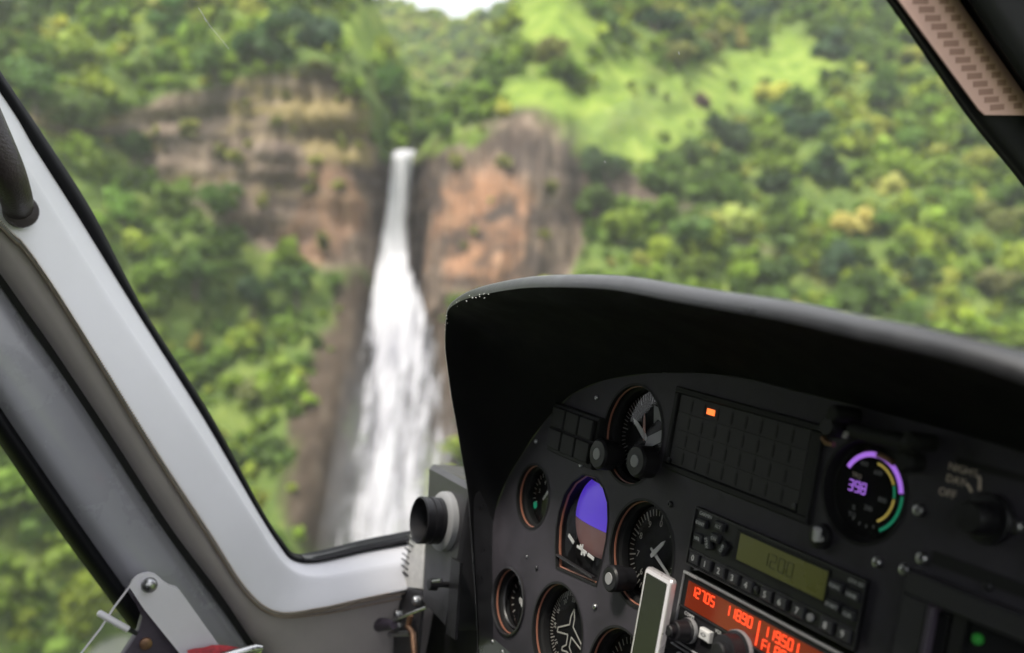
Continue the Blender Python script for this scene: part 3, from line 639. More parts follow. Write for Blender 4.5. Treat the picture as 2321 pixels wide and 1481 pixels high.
# ------------------------------------------------------------------ windscreen
pl0, pl1 = MS @ sid(-700, -925, -.003), MS @ sid(1000, 1790, -.003)
def cab(f, l, u): return MC @ V((f, l, u))
ci = MC.inverted(); a0, a1 = ci @ pl0, ci @ pl1
rowsG = []
for i in range(25):
    t = i / 24; p = a0.lerp(a1, t); q = V((p.x + .80, .30, p.z + .02)); m_ = V((p.x + .86, 1.05, p.z)); row = []
    for k in range(25):
        s_ = k / 24; row.append((1 - s_) ** 2 * p + 2 * s_ * (1 - s_) * m_ + s_ * s_ * q)
    rowsG.append(row)
ws = thing('windscreen', 'clear curved windscreen between the pale pillar and the black post', 'windscreen', MC)
MB().grid(rowsG).build('pane', M['glass'], ws, 60)
def on_pane(px, py):                                         # first crossing of a line of sight with the pane, by small steps
    d = MC.inverted().to_3x3() @ ray(px, py); best = None
    for r1, r2 in zip(rowsG[:-1], rowsG[1:]):
        for k in range(24):
            from mathutils.geometry import intersect_ray_tri
            for tri in ((r1[k], r1[k + 1], r2[k]), (r2[k], r1[k + 1], r2[k + 1])):
                h_ = intersect_ray_tri(*tri, d, V((0, 0, 0)), True)
                if h_ is not None: return h_ * .997
    return None
sm_ = MB()
for path, rr in (([(450, 18), (475, 58), (500, 88), (519, 112)], .00022), ([(462, 40), (468, 50)], .00028), ([(1538, 118), (1540, 124)], .0004), ([(1370, 366), (1372, 369)], .0004)):
    pts = [on_pane(*p) for p in path]
    if all(p is not None for p in pts): sm_.tube(pts, rr, 5)
if sm_.v: tag(sm_.build('scratch', M['chip'], ws), kind='stuff')

# ------------------------------------------------------------------ grab handle
gh = thing('grab_handle', 'dark leather grab handle on the upper end of the pale pillar', 'handle', MS)
path = [sid(*p) for p in ((-150, 40, .055), (-120, 110, .095), (-60, 210, .11), (-15, 310, .112), (16, 385, .105), (34, 440, .085), (42, 470, .06), (46, 478, .042))]
path = cat_rom(path, 36)
MB().tube(path, [.0125 + .0012 * math.sin(i / 36 * math.pi) for i in range(37)], 18).build('grip', M['leather'], gh, 50)
MB().lathe([(.0, .056), (.0135, .056), (.0150, .062), (.0140, .068), (.0, .070)], 24, sid(44, 478, 0)).build('mount', M['leather'], gh, 50)

# ------------------------------------------------------------------ centre post with card, upper right
PS = .45; MK = frame(-AH * PS, AF, AU, AH); MKI = MK.inverted()
def pos(px, py, off=0.): return onplane(MKI, px, py, off)
cp = thing('windscreen_post', 'black windscreen post crossing the upper right corner', 'post', MK)
loft('post_body', M['post'], cp, [([(1795, -300), (2018, 0), (2200, 262), (2330, 425), (2560, 740)], .0), ([(1805, -310), (2036, 0), (2216, 250), (2345, 410), (2575, 725)], .010), ([(2000, -310), (2180, 0), (2380, 300), (2480, 430), (2680, 700)], .012), ([(2030, -310), (2215, 0), (2420, 300), (2520, 430), (2720, 700)], .030), ([(2250, -310), (2440, 0), (2640, 300), (2740, 430), (2940, 700)], .030)], sub=4, n=40, side=pos, thick=.003)
pc = thing('placard', 'pinkish printed placard card stuck on the black windscreen post', 'placard', MK)
cq = [pos(*p, .0135) for p in ((1862, -240), (2040, 0), (2222, 253), (2238, 262), (2321, 262), (2420, 262), (2240, 0), (2060, -260))]
cq = [pos(*p, .0135) for p in ((1862, -240), (2036, 0), (2218, 248), (2232, 261), (2355, 262), (2172, 0), (1990, -250))]
MB().prism([(p.x, p.y) for p in cq], .0128, .0138).build('card', M['card'], pc)
pr = MB(); pc0 = pos(2036, 0, .0139); pdir = (pos(2218, 248, .0139) - pc0).normalized(); plen = (pos(2218, 248, .0139) - pc0).length
rowdir = (pos(2172, 0, .0139) - pc0); rw = rowdir.length; rowdir.normalize()
for k in range(-9, 13):
    o_ = pc0 + pdir * plen * (k / 13.2 + .085)
    ex = rowdir * rw
    for (c0, c1) in ((.22, .48), (.66, .82)):
        a = o_ + ex * c0; b = o_ + ex * c1; pr.bar((a.x, a.y), (b.x, b.y), plen / 13.2 * .5, .0137, .0003)
tag(pr.build('print', M['cardp'], pc), kind='stuff')

# ------------------------------------------------------------------ instrument panel plate
def circ(c, r_, n=40): return [(c.x + r_ * math.cos(2 * math.pi * k / n), c.y + r_ * math.sin(2 * math.pi * k / n)) for k in range(n)]
def fill_plate(name, outer, holes, z, m, parent, depth=.003):
    bm = bmesh.new(); es = []
    for lp in [outer] + holes:
        vs = [bm.verts.new((p[0], p[1], z)) for p in lp]; es += [bm.edges.new((vs[i], vs[(i + 1) % len(vs)])) for i in range(len(vs))]
    bmesh.ops.triangle_fill(bm, use_beauty=True, edges=es)
    bmesh.ops.recalc_face_normals(bm, faces=bm.faces)
    if sum(f.normal.z for f in bm.faces) < 0: bmesh.ops.reverse_faces(bm, faces=bm.faces)
    r_ = bmesh.ops.extrude_face_region(bm, geom=bm.faces[:])
    for v_ in (e_ for e_ in r_['geom'] if isinstance(e_, bmesh.types.BMVert)): v_.co.z += 0
    bmesh.ops.translate(bm, verts=[v_ for v_ in bm.verts if v_ not in set(e_ for e_ in r_['geom'] if isinstance(e_, bmesh.types.BMVert))], vec=(0, 0, -depth))
    bmesh.ops.recalc_face_normals(bm, faces=bm.faces)
    me = bpy.data.meshes.new(name); bm.to_mesh(me); bm.free(); me.materials.append(m)
    o = bpy.data.objects.new(name, me); col.objects.link(o); o.parent = parent; return o
PZ = -.004
def pxy(px, py, off=PZ): p = pan(px, py, off); return (p.x, p.y)
ip = thing('instrument_panel', 'charcoal instrument panel under the black hood, full of dials and radios', 'instrument panel', MP)
GAUGES = {  # centre px, hole radius (m)
 'g1': (1207, 1125, .0290), 'g3': (1452, 1254, .0405), 'g4': (1153, 1363, .0300), 'g5': (1262, 1432, .0405), 'g6': (1398, 1545, .0405), 'g7': (1432, 985, .0400), 'g8': (1955, 1114, .0305)}
GC = {k: V((*pxy(a, b), 0)) for k, (a, b, c) in GAUGES.items()}
ai = [pxy(*p) for p in ((1262, 1286), (1260, 1240), (1262, 1195), (1268, 1160), (1280, 1122), (1298, 1094), (1323, 1076), (1350, 1083), (1367, 1105), (1377, 1140), (1378, 1182), (1374, 1225), (1366, 1265), (1352, 1326))]
aic = V((sum(p[0] for p in ai) / len(ai), sum(p[1] for p in ai) / len(ai), 0))
outer = [pxy(*p) for p in ((1060, 1640), (1085, 1440), (1102, 1290), (1122, 1160), (1150, 1085), (1190, 1020), (1235, 955), (1300, 893), (1370, 862), (1480, 846), (1600, 846), (1700, 860), (1900, 912), (2100, 960), (2330, 1030))]
outer += [(.42, outer[-1][1] - .01), (.42, -.20), (outer[0][0], -.20)]
an0 = V((-.0482, .0802, 0)); AW, AHH = .1528, .0630
rect = lambda x0, x1, y0, y1: [(x0, y0), (x1, y0), (x1, y1), (x0, y1)]
holes = [circ(GC[k], GAUGES[k][2], 44) for k in GAUGES] + [ai, rect(an0.x, an0.x + AW, an0.y - AHH, an0.y), rect(.002, .157, -.136, -.0015)]
fill_plate('panel_face', outer, holes, PZ, M['panel'], ip)
# second layer: the raised left plate with the flight instruments stops beside the radios
edge = [pxy(*p, -.0005) for p in ((1500, 1066), (1597, 1111), (1579, 1150), (1548, 1292), (1500, 1490))]
SCREWS0 = [(1520, 1143, .0035, 1), (1350, 1375, .0034, 0), (1217, 1288, .0030, 1), (1195, 1262, .0018, 0), (1125, 1130, .0030, 0), (1117, 1455, .0030, 0), (1318, 1054, .0032, 0), (1353, 902, .0028, 0), (1216, 1001, .0030, 0),
          (2085, 1157, .0048, 0), (2306, 1194, .0050, 0), (1990, 1275, .0042, 0), (2092, 1266, .0048, 0), (2052, 1292, .0045, 0), (1140, 1478, .003, 0), (2240, 1330, .0035, 1)]
SCREWS = [(a, b, r_ * .74, dk) for a, b, r_, dk in SCREWS0]
for (a, b, r_, dk) in SCREWS:
    p = pan(a, b, PZ); s_ = MB(); s_.lathe([(r_, 0), (r_, r_ * .45), (r_ * .75, r_ * .75), (r_ * .42, r_ * .78), (r_ * .36, r_ * .35)], 16, (p.x, p.y, PZ), cap1=True); s_.build('screw', M['screwd'] if dk else M['screw'], ip, 40)

# ------------------------------------------------------------------ dials
def gauge(key, name, label, r_, depth=.016, ring=True, tint='dial'):
    c = GC[key]; t = thing(name, label, 'gauge', MP @ Matrix.Translation((c.x, c.y, PZ)))
    MB().lathe([(r_ + .0016, .0006), (r_ - .0004, .0006), (r_ - .0004, -depth), (0.0001, -depth)], 48).build('case', M['blackm'], t, 40)
    if ring: MB().lathe([(r_ - .0006, -.0028), (r_ - .0012, -.0030), (r_ - .0012, -.0044), (r_ - .0006, -.0047)], 48).build('edge_light', M['salmon'], t, 40)
    MB().lathe([(r_ - .0006, -.0075), (r_ - .003, -.009), (r_ - .0034, -depth + .0005)], 48).build('inner_bezel', M['blackm'], t, 40)
    MB().disc(r_ - .003, -depth + .0012, 48).build('dial', M[tint], t)
    MB().disc(r_ - .003, -depth + .0042, 48).build('glass', M['dglass'], t)
    return t, -depth + .0014
def ticks(t, z, r0, r1, a0, a1, n, wd=.0008, m='ivory', name='tick_marks', every=0):
    mb = MB()
    for k in range(n):
        a = R(a0 + (a1 - a0) * k / (n - 1)); q = r0 - (.0025 if every and k % every == 0 else 0)
        mb.bar((q * math.sin(a), q * math.cos(a)), (r1 * math.sin(a), r1 * math.cos(a)), wd * (1.6 if every and k % every == 0 else 1), z)
    return tag(mb.build(name, M[m], t), kind='stuff')
def needle(t, z, ang, ln, wd=.0022, m='white', name='needle'):
    a = R(ang); d = V((math.sin(a), math.cos(a), 0)); q = V((d.y, -d.x, 0))
    pts = [d * ln, q * wd * .5 + d * ln * .75, q * wd * .7, -d * ln * .22 + q * wd * .4, -d * ln * .22 - q * wd * .4, -q * wd * .7, -q * wd * .5 + d * ln * .75]
    return MB().prism([(p.x, p.y) for p in pts], z + .0010, z + .0016).build(name, M[m], t)
t, z = gauge('g1', 'gauge', 'small round black gauge at the upper left of the panel', .0290)
ticks(t, z, .019, .023, -120, 130, 21, .0007, every=5); needle(t, z, 35, .018, .0018)
for k, s_ in enumerate(('2', '4', '6', '8')): text('numeral', s_, .0055, M['ivory'], t, .0135 * math.sin(R(-80 + 55 * k)), .0135 * math.cos(R(-80 + 55 * k)), z)
MB().disc(.0035, z + .0004, 16, (-.016, -.012)).build('green_sector', M['greenarc'], t)
t, z = gauge('g3', 'gauge', 'large round gauge with small set knob, partly behind the white player', .0405)
ticks(t, z, .029, .034, 0, 352.8, 50, .0007, every=5); needle(t, z, 115, .028, .0022); needle(t, z + .001, 40, .018, .003)
for k in range(10): text('numeral', str(k), .0075, M['ivory'], t, .0235 * math.sin(R(36 * k)), .0235 * math.cos(R(36 * k)), z)
kb = pan(1391, 1312, .006) - GC['g3']
MB().lathe([(.0090, PZ - .002), (.0090, .003), (.0105, .004), (.0105, .013), (.0092, .0145), (.0045, .0145), (.0040, .0142)], 28, (kb.x, kb.y, 0), cap1=True).build('set_knob', M['black'], t, 35)
MB().lathe([(.0048, .0146), (.0045, .0152)], 20, (kb.x, kb.y, 0), cap1=True).build('knob_cap', M['greyp'], t, 35)
t, z = gauge('g4', 'gauge', 'small round gauge with nested rims at the lower left edge of the panel', .0300)
MB().lathe([(.0316, .0002), (.0316, .0020), (.0300, .0024), (.0294, .0004)], 48).build('outer_rim', M['grey'], t, 40)
MB().lathe([(.0255, -.009), (.0245, -.0075), (.0235, -.009)], 48).build('inner_ring', M['grey'], t, 40)
ticks(t, z, .016, .020, -140, 140, 15, .0009); needle(t, z, 120, .017, .003); needle(t, z, 60, .012, .003)
t, z = gauge('g5', 'gauge', 'large heading dial with a white outlined aeroplane symbol', .0405)
ticks(t, z, .030, .034, 0, 355, 72, .0006, every=6); mb = MB()
pl = [(0, .020), (.003, .012), (.003, .005), (.020, -.004), (.020, -.008), (.003, -.004), (.0025, -.013), (.008, -.017), (.008, -.020), (0, -.018)]
pl = pl + [(-x, y) for x, y in pl[-2:0:-1]]
for a, b in zip(pl, pl[1:] + pl[:1]): mb.bar(a, b, .0013, z + .0006)
mb.build('aeroplane_symbol', M['ivory'], t)
for k, s_ in enumerate(('N', '3', '6', 'E', '12', '15', 'S', '21', '24', 'W', '30', '33')): text('numeral', s_, .0055, M['ivory'], t, .0265 * math.sin(R(30 * k + 20)), .0265 * math.cos(R(30 * k + 20)), z, -R(30 * k + 20))
t, z = gauge('g6', 'gauge', 'round dial cut off by the bottom edge of the picture', .0405); ticks(t, z, .028, .033, -150, 150, 31, .0008, every=5)
t, z = gauge('g7', 'gauge', 'round dial with black knobs, white needle and painted pale reflections beside the warning panel', .0400)
ticks(t, z, .029, .034, 0, 354, 60, .0006, 'greyp', every=5); mb = MB()
mb.prism([(.026, .012), (.029, .004), (.012, -.006), (.010, -.026), (-.004, -.031), (-.008, -.022), (.002, -.010), (.004, .0)], z + .0012, z + .0018)
mb.prism([(.004, .026), (.020, .024), (.024, .014), (.012, .016), (.008, .012)], z + .0006, z + .0011); mb.build('painted_reflection', M['greyp'], t)  # pale shapes imitate reflections in the dial glass
needle(t, z + .001, -60, .022, .0035); needle(t, z + .001, -15, .018, .0025, 'salmon', 'pointer')
for (a, b), rr in (((1362, 1030), .0125), ((1448, 1046), .0125)):
    kb = pan(a, b, .010) - GC['g7']
    k_ = MB().lathe([(rr * .7, PZ), (rr * .7, .002), (rr, .004), (rr, .016), (rr * .86, .0178), (rr * .42, .018)], 28, (kb.x, kb.y, 0), cap1=True).build('knob', M['black'], t, 35)
    MB().lathe([(rr * .4, .0180), (rr * .38, .0186)], 20, (kb.x, kb.y, 0), cap1=True).build('knob_cap', M['greyp'], k_, 35)
t, z = gauge('g8', 'engine_gauge', 'round electronic gauge with a purple arc and glowing purple digits', .0305, depth=.008, ring=False)
def arc(name, r0, r1, a0, a1, m, dz=.0002):
    n = 40; vs = []
    for k in range(n + 1):
        a = R(a0 + (a1 - a0) * k / n)
        for q in (r0, r1): vs.append((q * math.sin(a), q * math.cos(a), z + dz))
    MB().add(vs, [(2 * k, 2 * k + 1, 2 * k + 3, 2 * k + 2) for k in range(n)]).build(name, M[m], t)
arc('purple_arc', .0208, .0240, -62, 78, 'purple'); arc('yellow_arc', .0170, .0184, 5, 62, 'yellow'); arc('green_arc', .0170, .0184, 64, 88, 'greenarc'); arc('yellow_arc', .0170, .0184, 90, 150, 'yellow'); arc('green_arc', .0222, .0240, 82, 150, 'greenarc')
mb = MB(); seven(mb, '398', -.0165, .0005, .0062, .0031, .0018, z + .0003, .0008); mb.build('digits', M['purple'], t)
for s_, x_, y_ in (('400', -.010, .0185), ('600', .004, .0150), ('800', .012, -.003), ('200', .001, -.012), ('%', -.012, -.015), ('TQ', -.0125, -.0205)): text('numeral', s_, .0042, M['greyp'], t, x_ * .82, y_ * .82, z + .0003)
text('caption', 'TRQ', .0038, M['beige'], t, -.012, .0070, z + .0003); ticks(t, z, .0195, .0215, 160, 205, 4, .0008, 'greyp')

# attitude indicator
t = thing('attitude_indicator', 'attitude dial with a blue sky and brown ground horizon ball', 'gauge', MP @ Matrix.Translation((aic.x, aic.y, PZ)))
ail = [(p[0] - aic.x, p[1] - aic.y) for p in ai]; dp = .020
mb = MB(); mb.grid([[(x * s_, y * s_, q) for x, y in ail + ail[:1]] for s_, q in ((1.03, .0006), (.995, .0006), (.995, -dp))]); mb.add([(x * .995, y * .995, -dp) for x, y in ail], [tuple(range(len(ail)))])
mb.build('case', M['blackm'], t, 40)
MB().grid([[(x * s_, y * s_, q) for x, y in ail + ail[:1]] for s_, q in ((.99, -.0028), (.97, -.0031), (.97, -.0046), (.99, -.0049))]).build('edge_light', M['salmon'], t, 40)
hc = (.0035, .003); hr = .0355
def cap(name, y0, y1, m):                                     # horizon ball: a slice of a sphere bulging towards the pilot
    rws = []
    for i in range(13):
        y_ = y0 + (y1 - y0) * i / 12; hw = math.sqrt(max(hr ** 2 - y_ ** 2, 0)) * .98; rws.append([(hc[0] + hw * s_, hc[1] + y_, -.0145 + .26 * (math.sqrt(max(0, hr ** 2 - y_ ** 2 - (hw * s_) ** 2)))) for s_ in np.linspace(-1, 1, 21)])
    MB().grid(rws).build(name, M[m], t, 60)
cap('sky_half', -.0065, .0290, 'horizon_blue'); cap('ground_half', -.0310, -.0067, 'horizon_brown')
mb = MB(); mb.prism([(.006, .031), (.016, .0295), (.018, .0335), (.004, .0355)], -.0075, -.0070); mb.build('index', M['ivory'], t)
mb = MB()
for a, b, w_ in (((-.026, -.021), (-.016, -.025), .003), ((-.010, -.026), (.006, -.027), .0022), ((-.002, -.022), (-.001, -.031), .0018), ((-.006, -.0235), (.004, -.030), .0016), ((.008, -.0275), (.018, -.0285), .0028)): mb.bar(a, b, w_, -.0060, .0006)
mb.build('aircraft_symbol', M['white'], t)
MB().box(-.030, .030, -.0410, -.0395, -.002, .0015).build('lower_lip', M['grey'], t)
MB().grid([[(x * .95, y * .95, -.0045) for x, y in ail], [(x * .01, y * .01, -.0045) for x, y in ail]]).build('glass', M['dglass'], t)

# ------------------------------------------------------------------ warning (annunciator) panel
wt = thing('warning_panel', 'dark warning light panel of four rows with one orange lamp lit', 'warning panel', MP @ Matrix.Translation((an0.x, an0.y, 0)))
fr = MB(); f_ = .0045
for x0, x1, y0, y1 in ((0, AW, -f_, 0), (0, AW, -AHH, -AHH + f_), (0, f_, -AHH + f_, -f_), (AW - f_ * 2.2, AW, -AHH + f_, -f_)): fr.box(x0, x1, y0, y1, -.010, -.0010, .0008)
fr.build('frame', M['blackm'], wt)
MB().box(f_, AW - 2.2 * f_, -AHH + f_, -f_, -.012, -.0062).build('backing', M['annund'], wt)
x0, x1, y0, y1 = .0055, AW - .0115, -AHH + .0052, -.0052; cw, ch = (x1 - x0) / 9, (y1 - y0) / 4
lens = None
for r_ in range(4):
    for c_ in range(9):
        lit = (r_ == 0 and c_ == 2); sh_ = cw * .0
        a = x0 + c_ * cw; b = y1 - r_ * ch
        if lens is None:
            lens = MB().box(.00008, cw - .00008, -ch + .00012, -.00012, -.0062, -.0030).build('lamp_lens', M['annun'], wt); o = lens
        else:
            o = bpy.data.objects.new('lamp_lens', lens.data); col.objects.link(o); o.parent = wt
        o.location = (a, b, 0)
        if lit:
            la = MB().box(.0030, cw - .0034, -ch * .68, -ch * .36, -.0031, -.0026).build('lit_legend', M['amber'], wt); la.location = (a, b, 0); tag(la, 'glowing orange warning lamp')
sl_ = MB()
for r_ in range(4):
    for c_ in range(1, 9):
        a = x0 + c_ * cw; b = y1 - r_ * ch; sl_.box(a - .0010, a + .0010, b - ch * .84, b - ch * .22, -.0045, -.0027)
tag(sl_.build('divider', M['blackm'], wt), kind='stuff')
for (a, b) in ((.006, -AHH + .007), (AW - .013, -AHH + .008)): MB().lathe([(.0022, -.003), (.0022, -.0015), (.001, -.0012)], 14, (a, b, 0), cap1=True).build('screw', M['screwd'], wt, 40)

# ------------------------------------------------------------------ push-button block left of the clock
sb = thing('switch_block', 'block of black square push buttons under the left end of the hood', 'switch block', MP)
c0, c1, c2 = pan(1248, 1012, 0), pan(1342, 1048, 0), pan(1290, 930, 0)
bw = (c1.x - c0.x); bx0 = c0.x; by0 = (c0.y + c1.y) / 2 - .001
MB().box(bx0 - .003, bx0 + bw + .003, by0 - .004, by0 + .040, PZ, .002, .001).build('bezel', M['blackm'], sb)
for i in range(3):
    for j in range(2): MB().box(bx0 + bw * i / 3 + .0008, bx0 + bw * (i + 1) / 3 - .0008, by0 + .0195 * j, by0 + .0195 * (j + 1) - .002, .002, .0055, .0009).build('button', M['blackm'], sb)

# ------------------------------------------------------------------ transponder
W, H = .15875, .0419
tr = thing('transponder', 'radio unit with an olive green display above a row of number keys', 'radio', MP)
MB().box(0, W, -H, 0, -.05, -.0012, .0).build('body', M['black'], tr)
rim = MB()
for a in ((0, W, -.0010, 0), (0, W, -H, -H + .0010), (0, .0010, -H + .001, -.001), (W - .001, W, -H + .001, -.001)): rim.box(*a, -.0012, .0004, .0002)
rim.build('rim', M['grey'], tr)
MB().box(.001, W - .001, -.0312, -.0302, -.0012, .0002).build('divider', M['grey'], tr)
def corners(*p): return [pan(a, b, 0) for a, b in p]
q = corners((1677, 1205), (1877, 1300), (1669, 1271), (1864, 1359)); lx0, lx1 = (q[0].x + q[2].x) / 2, (q[1].x + q[3].x) / 2; ly1, ly0 = (q[0].y + q[1].y) / 2, (q[2].y + q[3].y) / 2
MB().box(lx0 - .004, lx1 + .0015, ly0 - .002, ly1 + .0015, -.0012, -.0004).build('display_bezel', M['blackm'], tr)
lc = MB().box(lx0, lx1, ly0, ly1, -.0006, -.0002).build('display', M['lcd'], tr)
mb = MB(); seven(mb, '1200', lx0 + (lx1 - lx0) * .30, (ly0 + ly1) / 2, .0085, .0050, .0026, -.00015, .0007); mb.build('display_digits', M['lcdd'], lc)
KD = [(1571, 1264), (1598, 1278.5), (1629, 1294), (1660, 1310), (1691, 1327), (1734, 1347), (1767, 1365), (1806, 1386), (1870.5, 1417), (1909.5, 1439)]
ky = sum(pan(a, b, .002).y for a, b in KD) / 10
for k, (a, b) in enumerate(KD):
    p = pan(a, b, .002); kk = MB().box(p.x - .0050, p.x + .0050, ky - .0040, ky + .0036, -.0012, .0022, .0008).build('key', M['key'], tr); text('numeral', str(k), .0060, M['white'], kk, p.x, ky - .0002, .0024)
for (a, b, m_) in ((1713, 1342, 'screwd'), (1835, 1403, 'greyp')):
    p = pan(a, b, 0); MB().lathe([(.0026, -.0012), (.0026, .0004), (.0020, .0008)], 18, (p.x, ky - .0008, 0), cap1=True).build('sensor_window', M[m_], tr, 40)
for (a, b, s_, rz, w_) in ((1587.7, 1185.8, 'IDENT', 0, .0046), (1580.4, 1220, 'VFR', 0, .0046), (1628, 1193, 'ALT', 0, .0042), (1618, 1220, 'ON', 0, .0042), (1602, 1231, 'STBY', R(-68), .0046), (1636, 1243, 'OFF', R(62), .0046),
                           (1892.5, 1329, 'FUNC', 0, .0050), (1930, 1349, 'CRSR', 0, .0050), (1885, 1372, 'START', 0, .0048), (1920.5, 1392, 'CLR', 0, .0048)):
    p = pan(a, b, .002); o = MB().box(-w_, w_, -.0030, .0030, -.0032, .0002, .0007).build('key', M['key'], tr); o.location = (p.x, p.y, .002); o.rotation_euler = (0, 0, rz)
    text('key_legend', s_, .0034, M['white'], o, 0, -.0004, .0004)
p = pan(1597, 1168, 0); text('lettering', 'GARMIN', .0036, M['white'], tr, p.x, p.y, -.0009); p = pan(1941, 1323, 0); text('lettering', 'GTX 327', .0032, M['white'], tr, p.x - .001, p.y, -.0009)

# ------------------------------------------------------------------ communication radio
ny1 = pan(1548, 1291, 0).y; ny0 = ny1 - .0508
nr = thing('communication_radio', 'radio with a glowing red frequency display and round knobs below the transponder', 'radio', MP)
MB().box(0, W, ny0, ny1, -.05, -.0012).build('body', M['black'], nr); rim = MB()
for a in ((0, W, ny1 - .0016, ny1), (0, W, ny0, ny0 + .0009), (0, .0010, ny0 + .0009, ny1 - .0016), (W - .001, W, ny0 + .0009, ny1 - .0016)): rim.box(*a, -.0012, .0006, .0003)
rim.build('rim', M['greyp'], nr)
dy1 = pan(1566, 1319, 0).y; dy0 = pan(1552, 1374, 0).y
MB().box(.0012, W - .002, dy0 - .0006, ny1 - .0018, -.0012, -.0007).build('display_bezel', M['blackm'], nr)
ds = MB().box(.0065, W - .006, dy0, dy1, -.0009, -.0004).build('display', M['redglass'], nr)
dc = (dy0 + dy1) / 2; dg = MB(); dh = .0066
pa, pb = pan(1567, 1330, 0), pan(1621, 1360, 0); wtot = pb.x - pa.x
yt = dy1 - .0052
def freq(s_, a, b, y_, h_=dh):
    n_ = len(s_.replace('.', '')); tw = b - a; g_ = tw / n_ * .36; seven(dg, s_, a, y_, h_, (tw - g_ * (n_ - 1)) / n_, g_, -.0003, .00085)
X1 = lambda a, b: pan(a, b, 0).x
freq('127.05', X1(1566, 1345), X1(1618, 1366), yt); freq('118.90', X1(1644, 1382), X1(1704, 1410), yt); freq('119.50', X1(1731, 1427), X1(1796, 1460), yt)
freq('FLAG', X1(1729, 1450), X1(1782, 1478), yt - .0092)
xb = X1(1719, 1425); dg.box(xb - .0006, xb + .0006, dy0 + .0012, dy1 - .0012, -.0003, -.0001); xb = X1(1809, 1466); dg.box(xb - .0005, xb + .0005, yt - dh / 2, yt + dh / 2, -.0003, -.0001)
dg.build('display_digits', M['red'], ds)
MB().box(.0012, W - .0012, dy0 - .0016, dy0 - .0007, -.0012, .0002).build('ledge', M['grey'], nr)
p = pan(1562, 1306, 0); text('lettering', 'BENDIX/KING', .0026, M['white'], nr, p.x + .002, ny1 - .0009, .0008)
for (a, b, s_) in ((1560, 1395, 'COMM'), (1626, 1433, 'VOL')): p = pan(a, b, 0); text('lettering', s_, .0036, M['white'], nr, p.x, p.y, -.0009)
p = pan(1594, 1440, .003); o = MB().box(p.x - .0055, p.x + .0055, p.y - .0038, p.y + .0038, -.0012, .0030, .0010).build('transfer_button', M['white'], nr); text('key_legend', '<>', .0052, M['blackm'], o, p.x, p.y, .0032)
def knob(parent, px, py, off, r_, h_, m='black', nm='knob'):
    p = pan(px, py, off); k_ = MB().lathe([(r_ * 1.15, -.0012), (r_ * 1.15, h_ * .25), (r_, h_ * .32), (r_ * .94, h_ * .95), (r_ * .82, h_), (r_ * .3, h_ * 1.0)], 30, (p.x, p.y, 0), cap1=True).build(nm, M[m], parent, 35); return k_, p
for px, py, r_, h_ in ((1541, 1430, .0075, .015), (1652, 1478, .0120, .014)):
    k_, p = knob(nr, px, py, h_ * .6, r_, h_)
    MB().lathe([(r_ * .55, h_), (r_ * .55, h_ * 1.25), (r_ * .45, h_ * 1.32), (.0002, h_ * 1.32)], 24, (p.x, p.y, 0)).build('inner_knob', M['black'], k_, 35)
    MB().lathe([(r_ * 1.18, 0), (r_ * 1.18, h_ * .2), (r_ * 1.1, h_ * .24)], 30, (p.x, p.y, 0)).build('skirt', M['greyp'], k_, 35)
au = thing('audio_panel', 'black audio unit below the red display radio at the bottom edge', 'radio', MP)
ay = ny0 - .0022; MB().box(0, W, ay - .033, ay, -.05, -.0012).build('body', M['black'], au); rim = MB()
for a in ((0, W, ay - .0010, ay), (0, .0010, ay - .033, ay - .001), (W - .001, W, ay - .033, ay - .001)): rim.box(*a, -.0012, .0004)
rim.build('rim', M['greyp'], au)
for k in range(5): MB().box(.006 + .028 * k, .022 + .028 * k, ay - .010, ay - .0035, -.0012, .0012, .0006).build('key', M['whitep'] if k == 0 else M['key'], au)

# ------------------------------------------------------------------ white pocket player clipped before the panel
pz = .022
pq = [pan(*p, pz) for p in ((1464, 1284), (1524, 1314), (1420, 1482))]
pw = (pq[1].x - pq[0].x); px0 = pq[0].x; py1 = (pq[0].y + pq[1].y) / 2
mp_ = thing('media_player', 'white framed pocket player standing upright in front of the panel', 'media player', MP @ Matrix.Translation((px0, py1, pz)))
ph = .103
def rrect(x0, x1, y0, y1, r_, n=5):
    pts = []
    for cx_, cy_, a0_ in ((x1 - r_, y1 - r_, 0), (x0 + r_, y1 - r_, 90), (x0 + r_, y0 + r_, 180), (x1 - r_, y0 + r_, 270)):
        for k in range(n + 1): a = R(a0_ + 90 * k / n); pts.append((cx_ + r_ * math.cos(a), cy_ + r_ * math.sin(a)))
    return pts
MB().prism(rrect(0, pw, -ph, 0, .003), -.0042, 0, .0010).build('shell', M['frost'], mp_, 30)
MB().prism(rrect(.0022, pw - .0042, -ph * .66, -.0042, .001), -.0002, .0004).build('screen', M['screen'], mp_)
MB().prism(rrect(.0012, pw - .0012, -ph + .0015, -.0015, .0025), -.001, .0002).build('front_plate', M['whitep'], mp_)
MB().lathe([(.011, .0002), (.011, .0006), (.0105, .0008)], 30, (pw / 2, -ph * .80, 0), cap1=True).build('click_wheel', M['grey'], mp_)
MB().box(pw * .2, pw * .8, -ph * .9, -ph * .5, -.0262, -.0042).build('mount', M['black'], mp_)

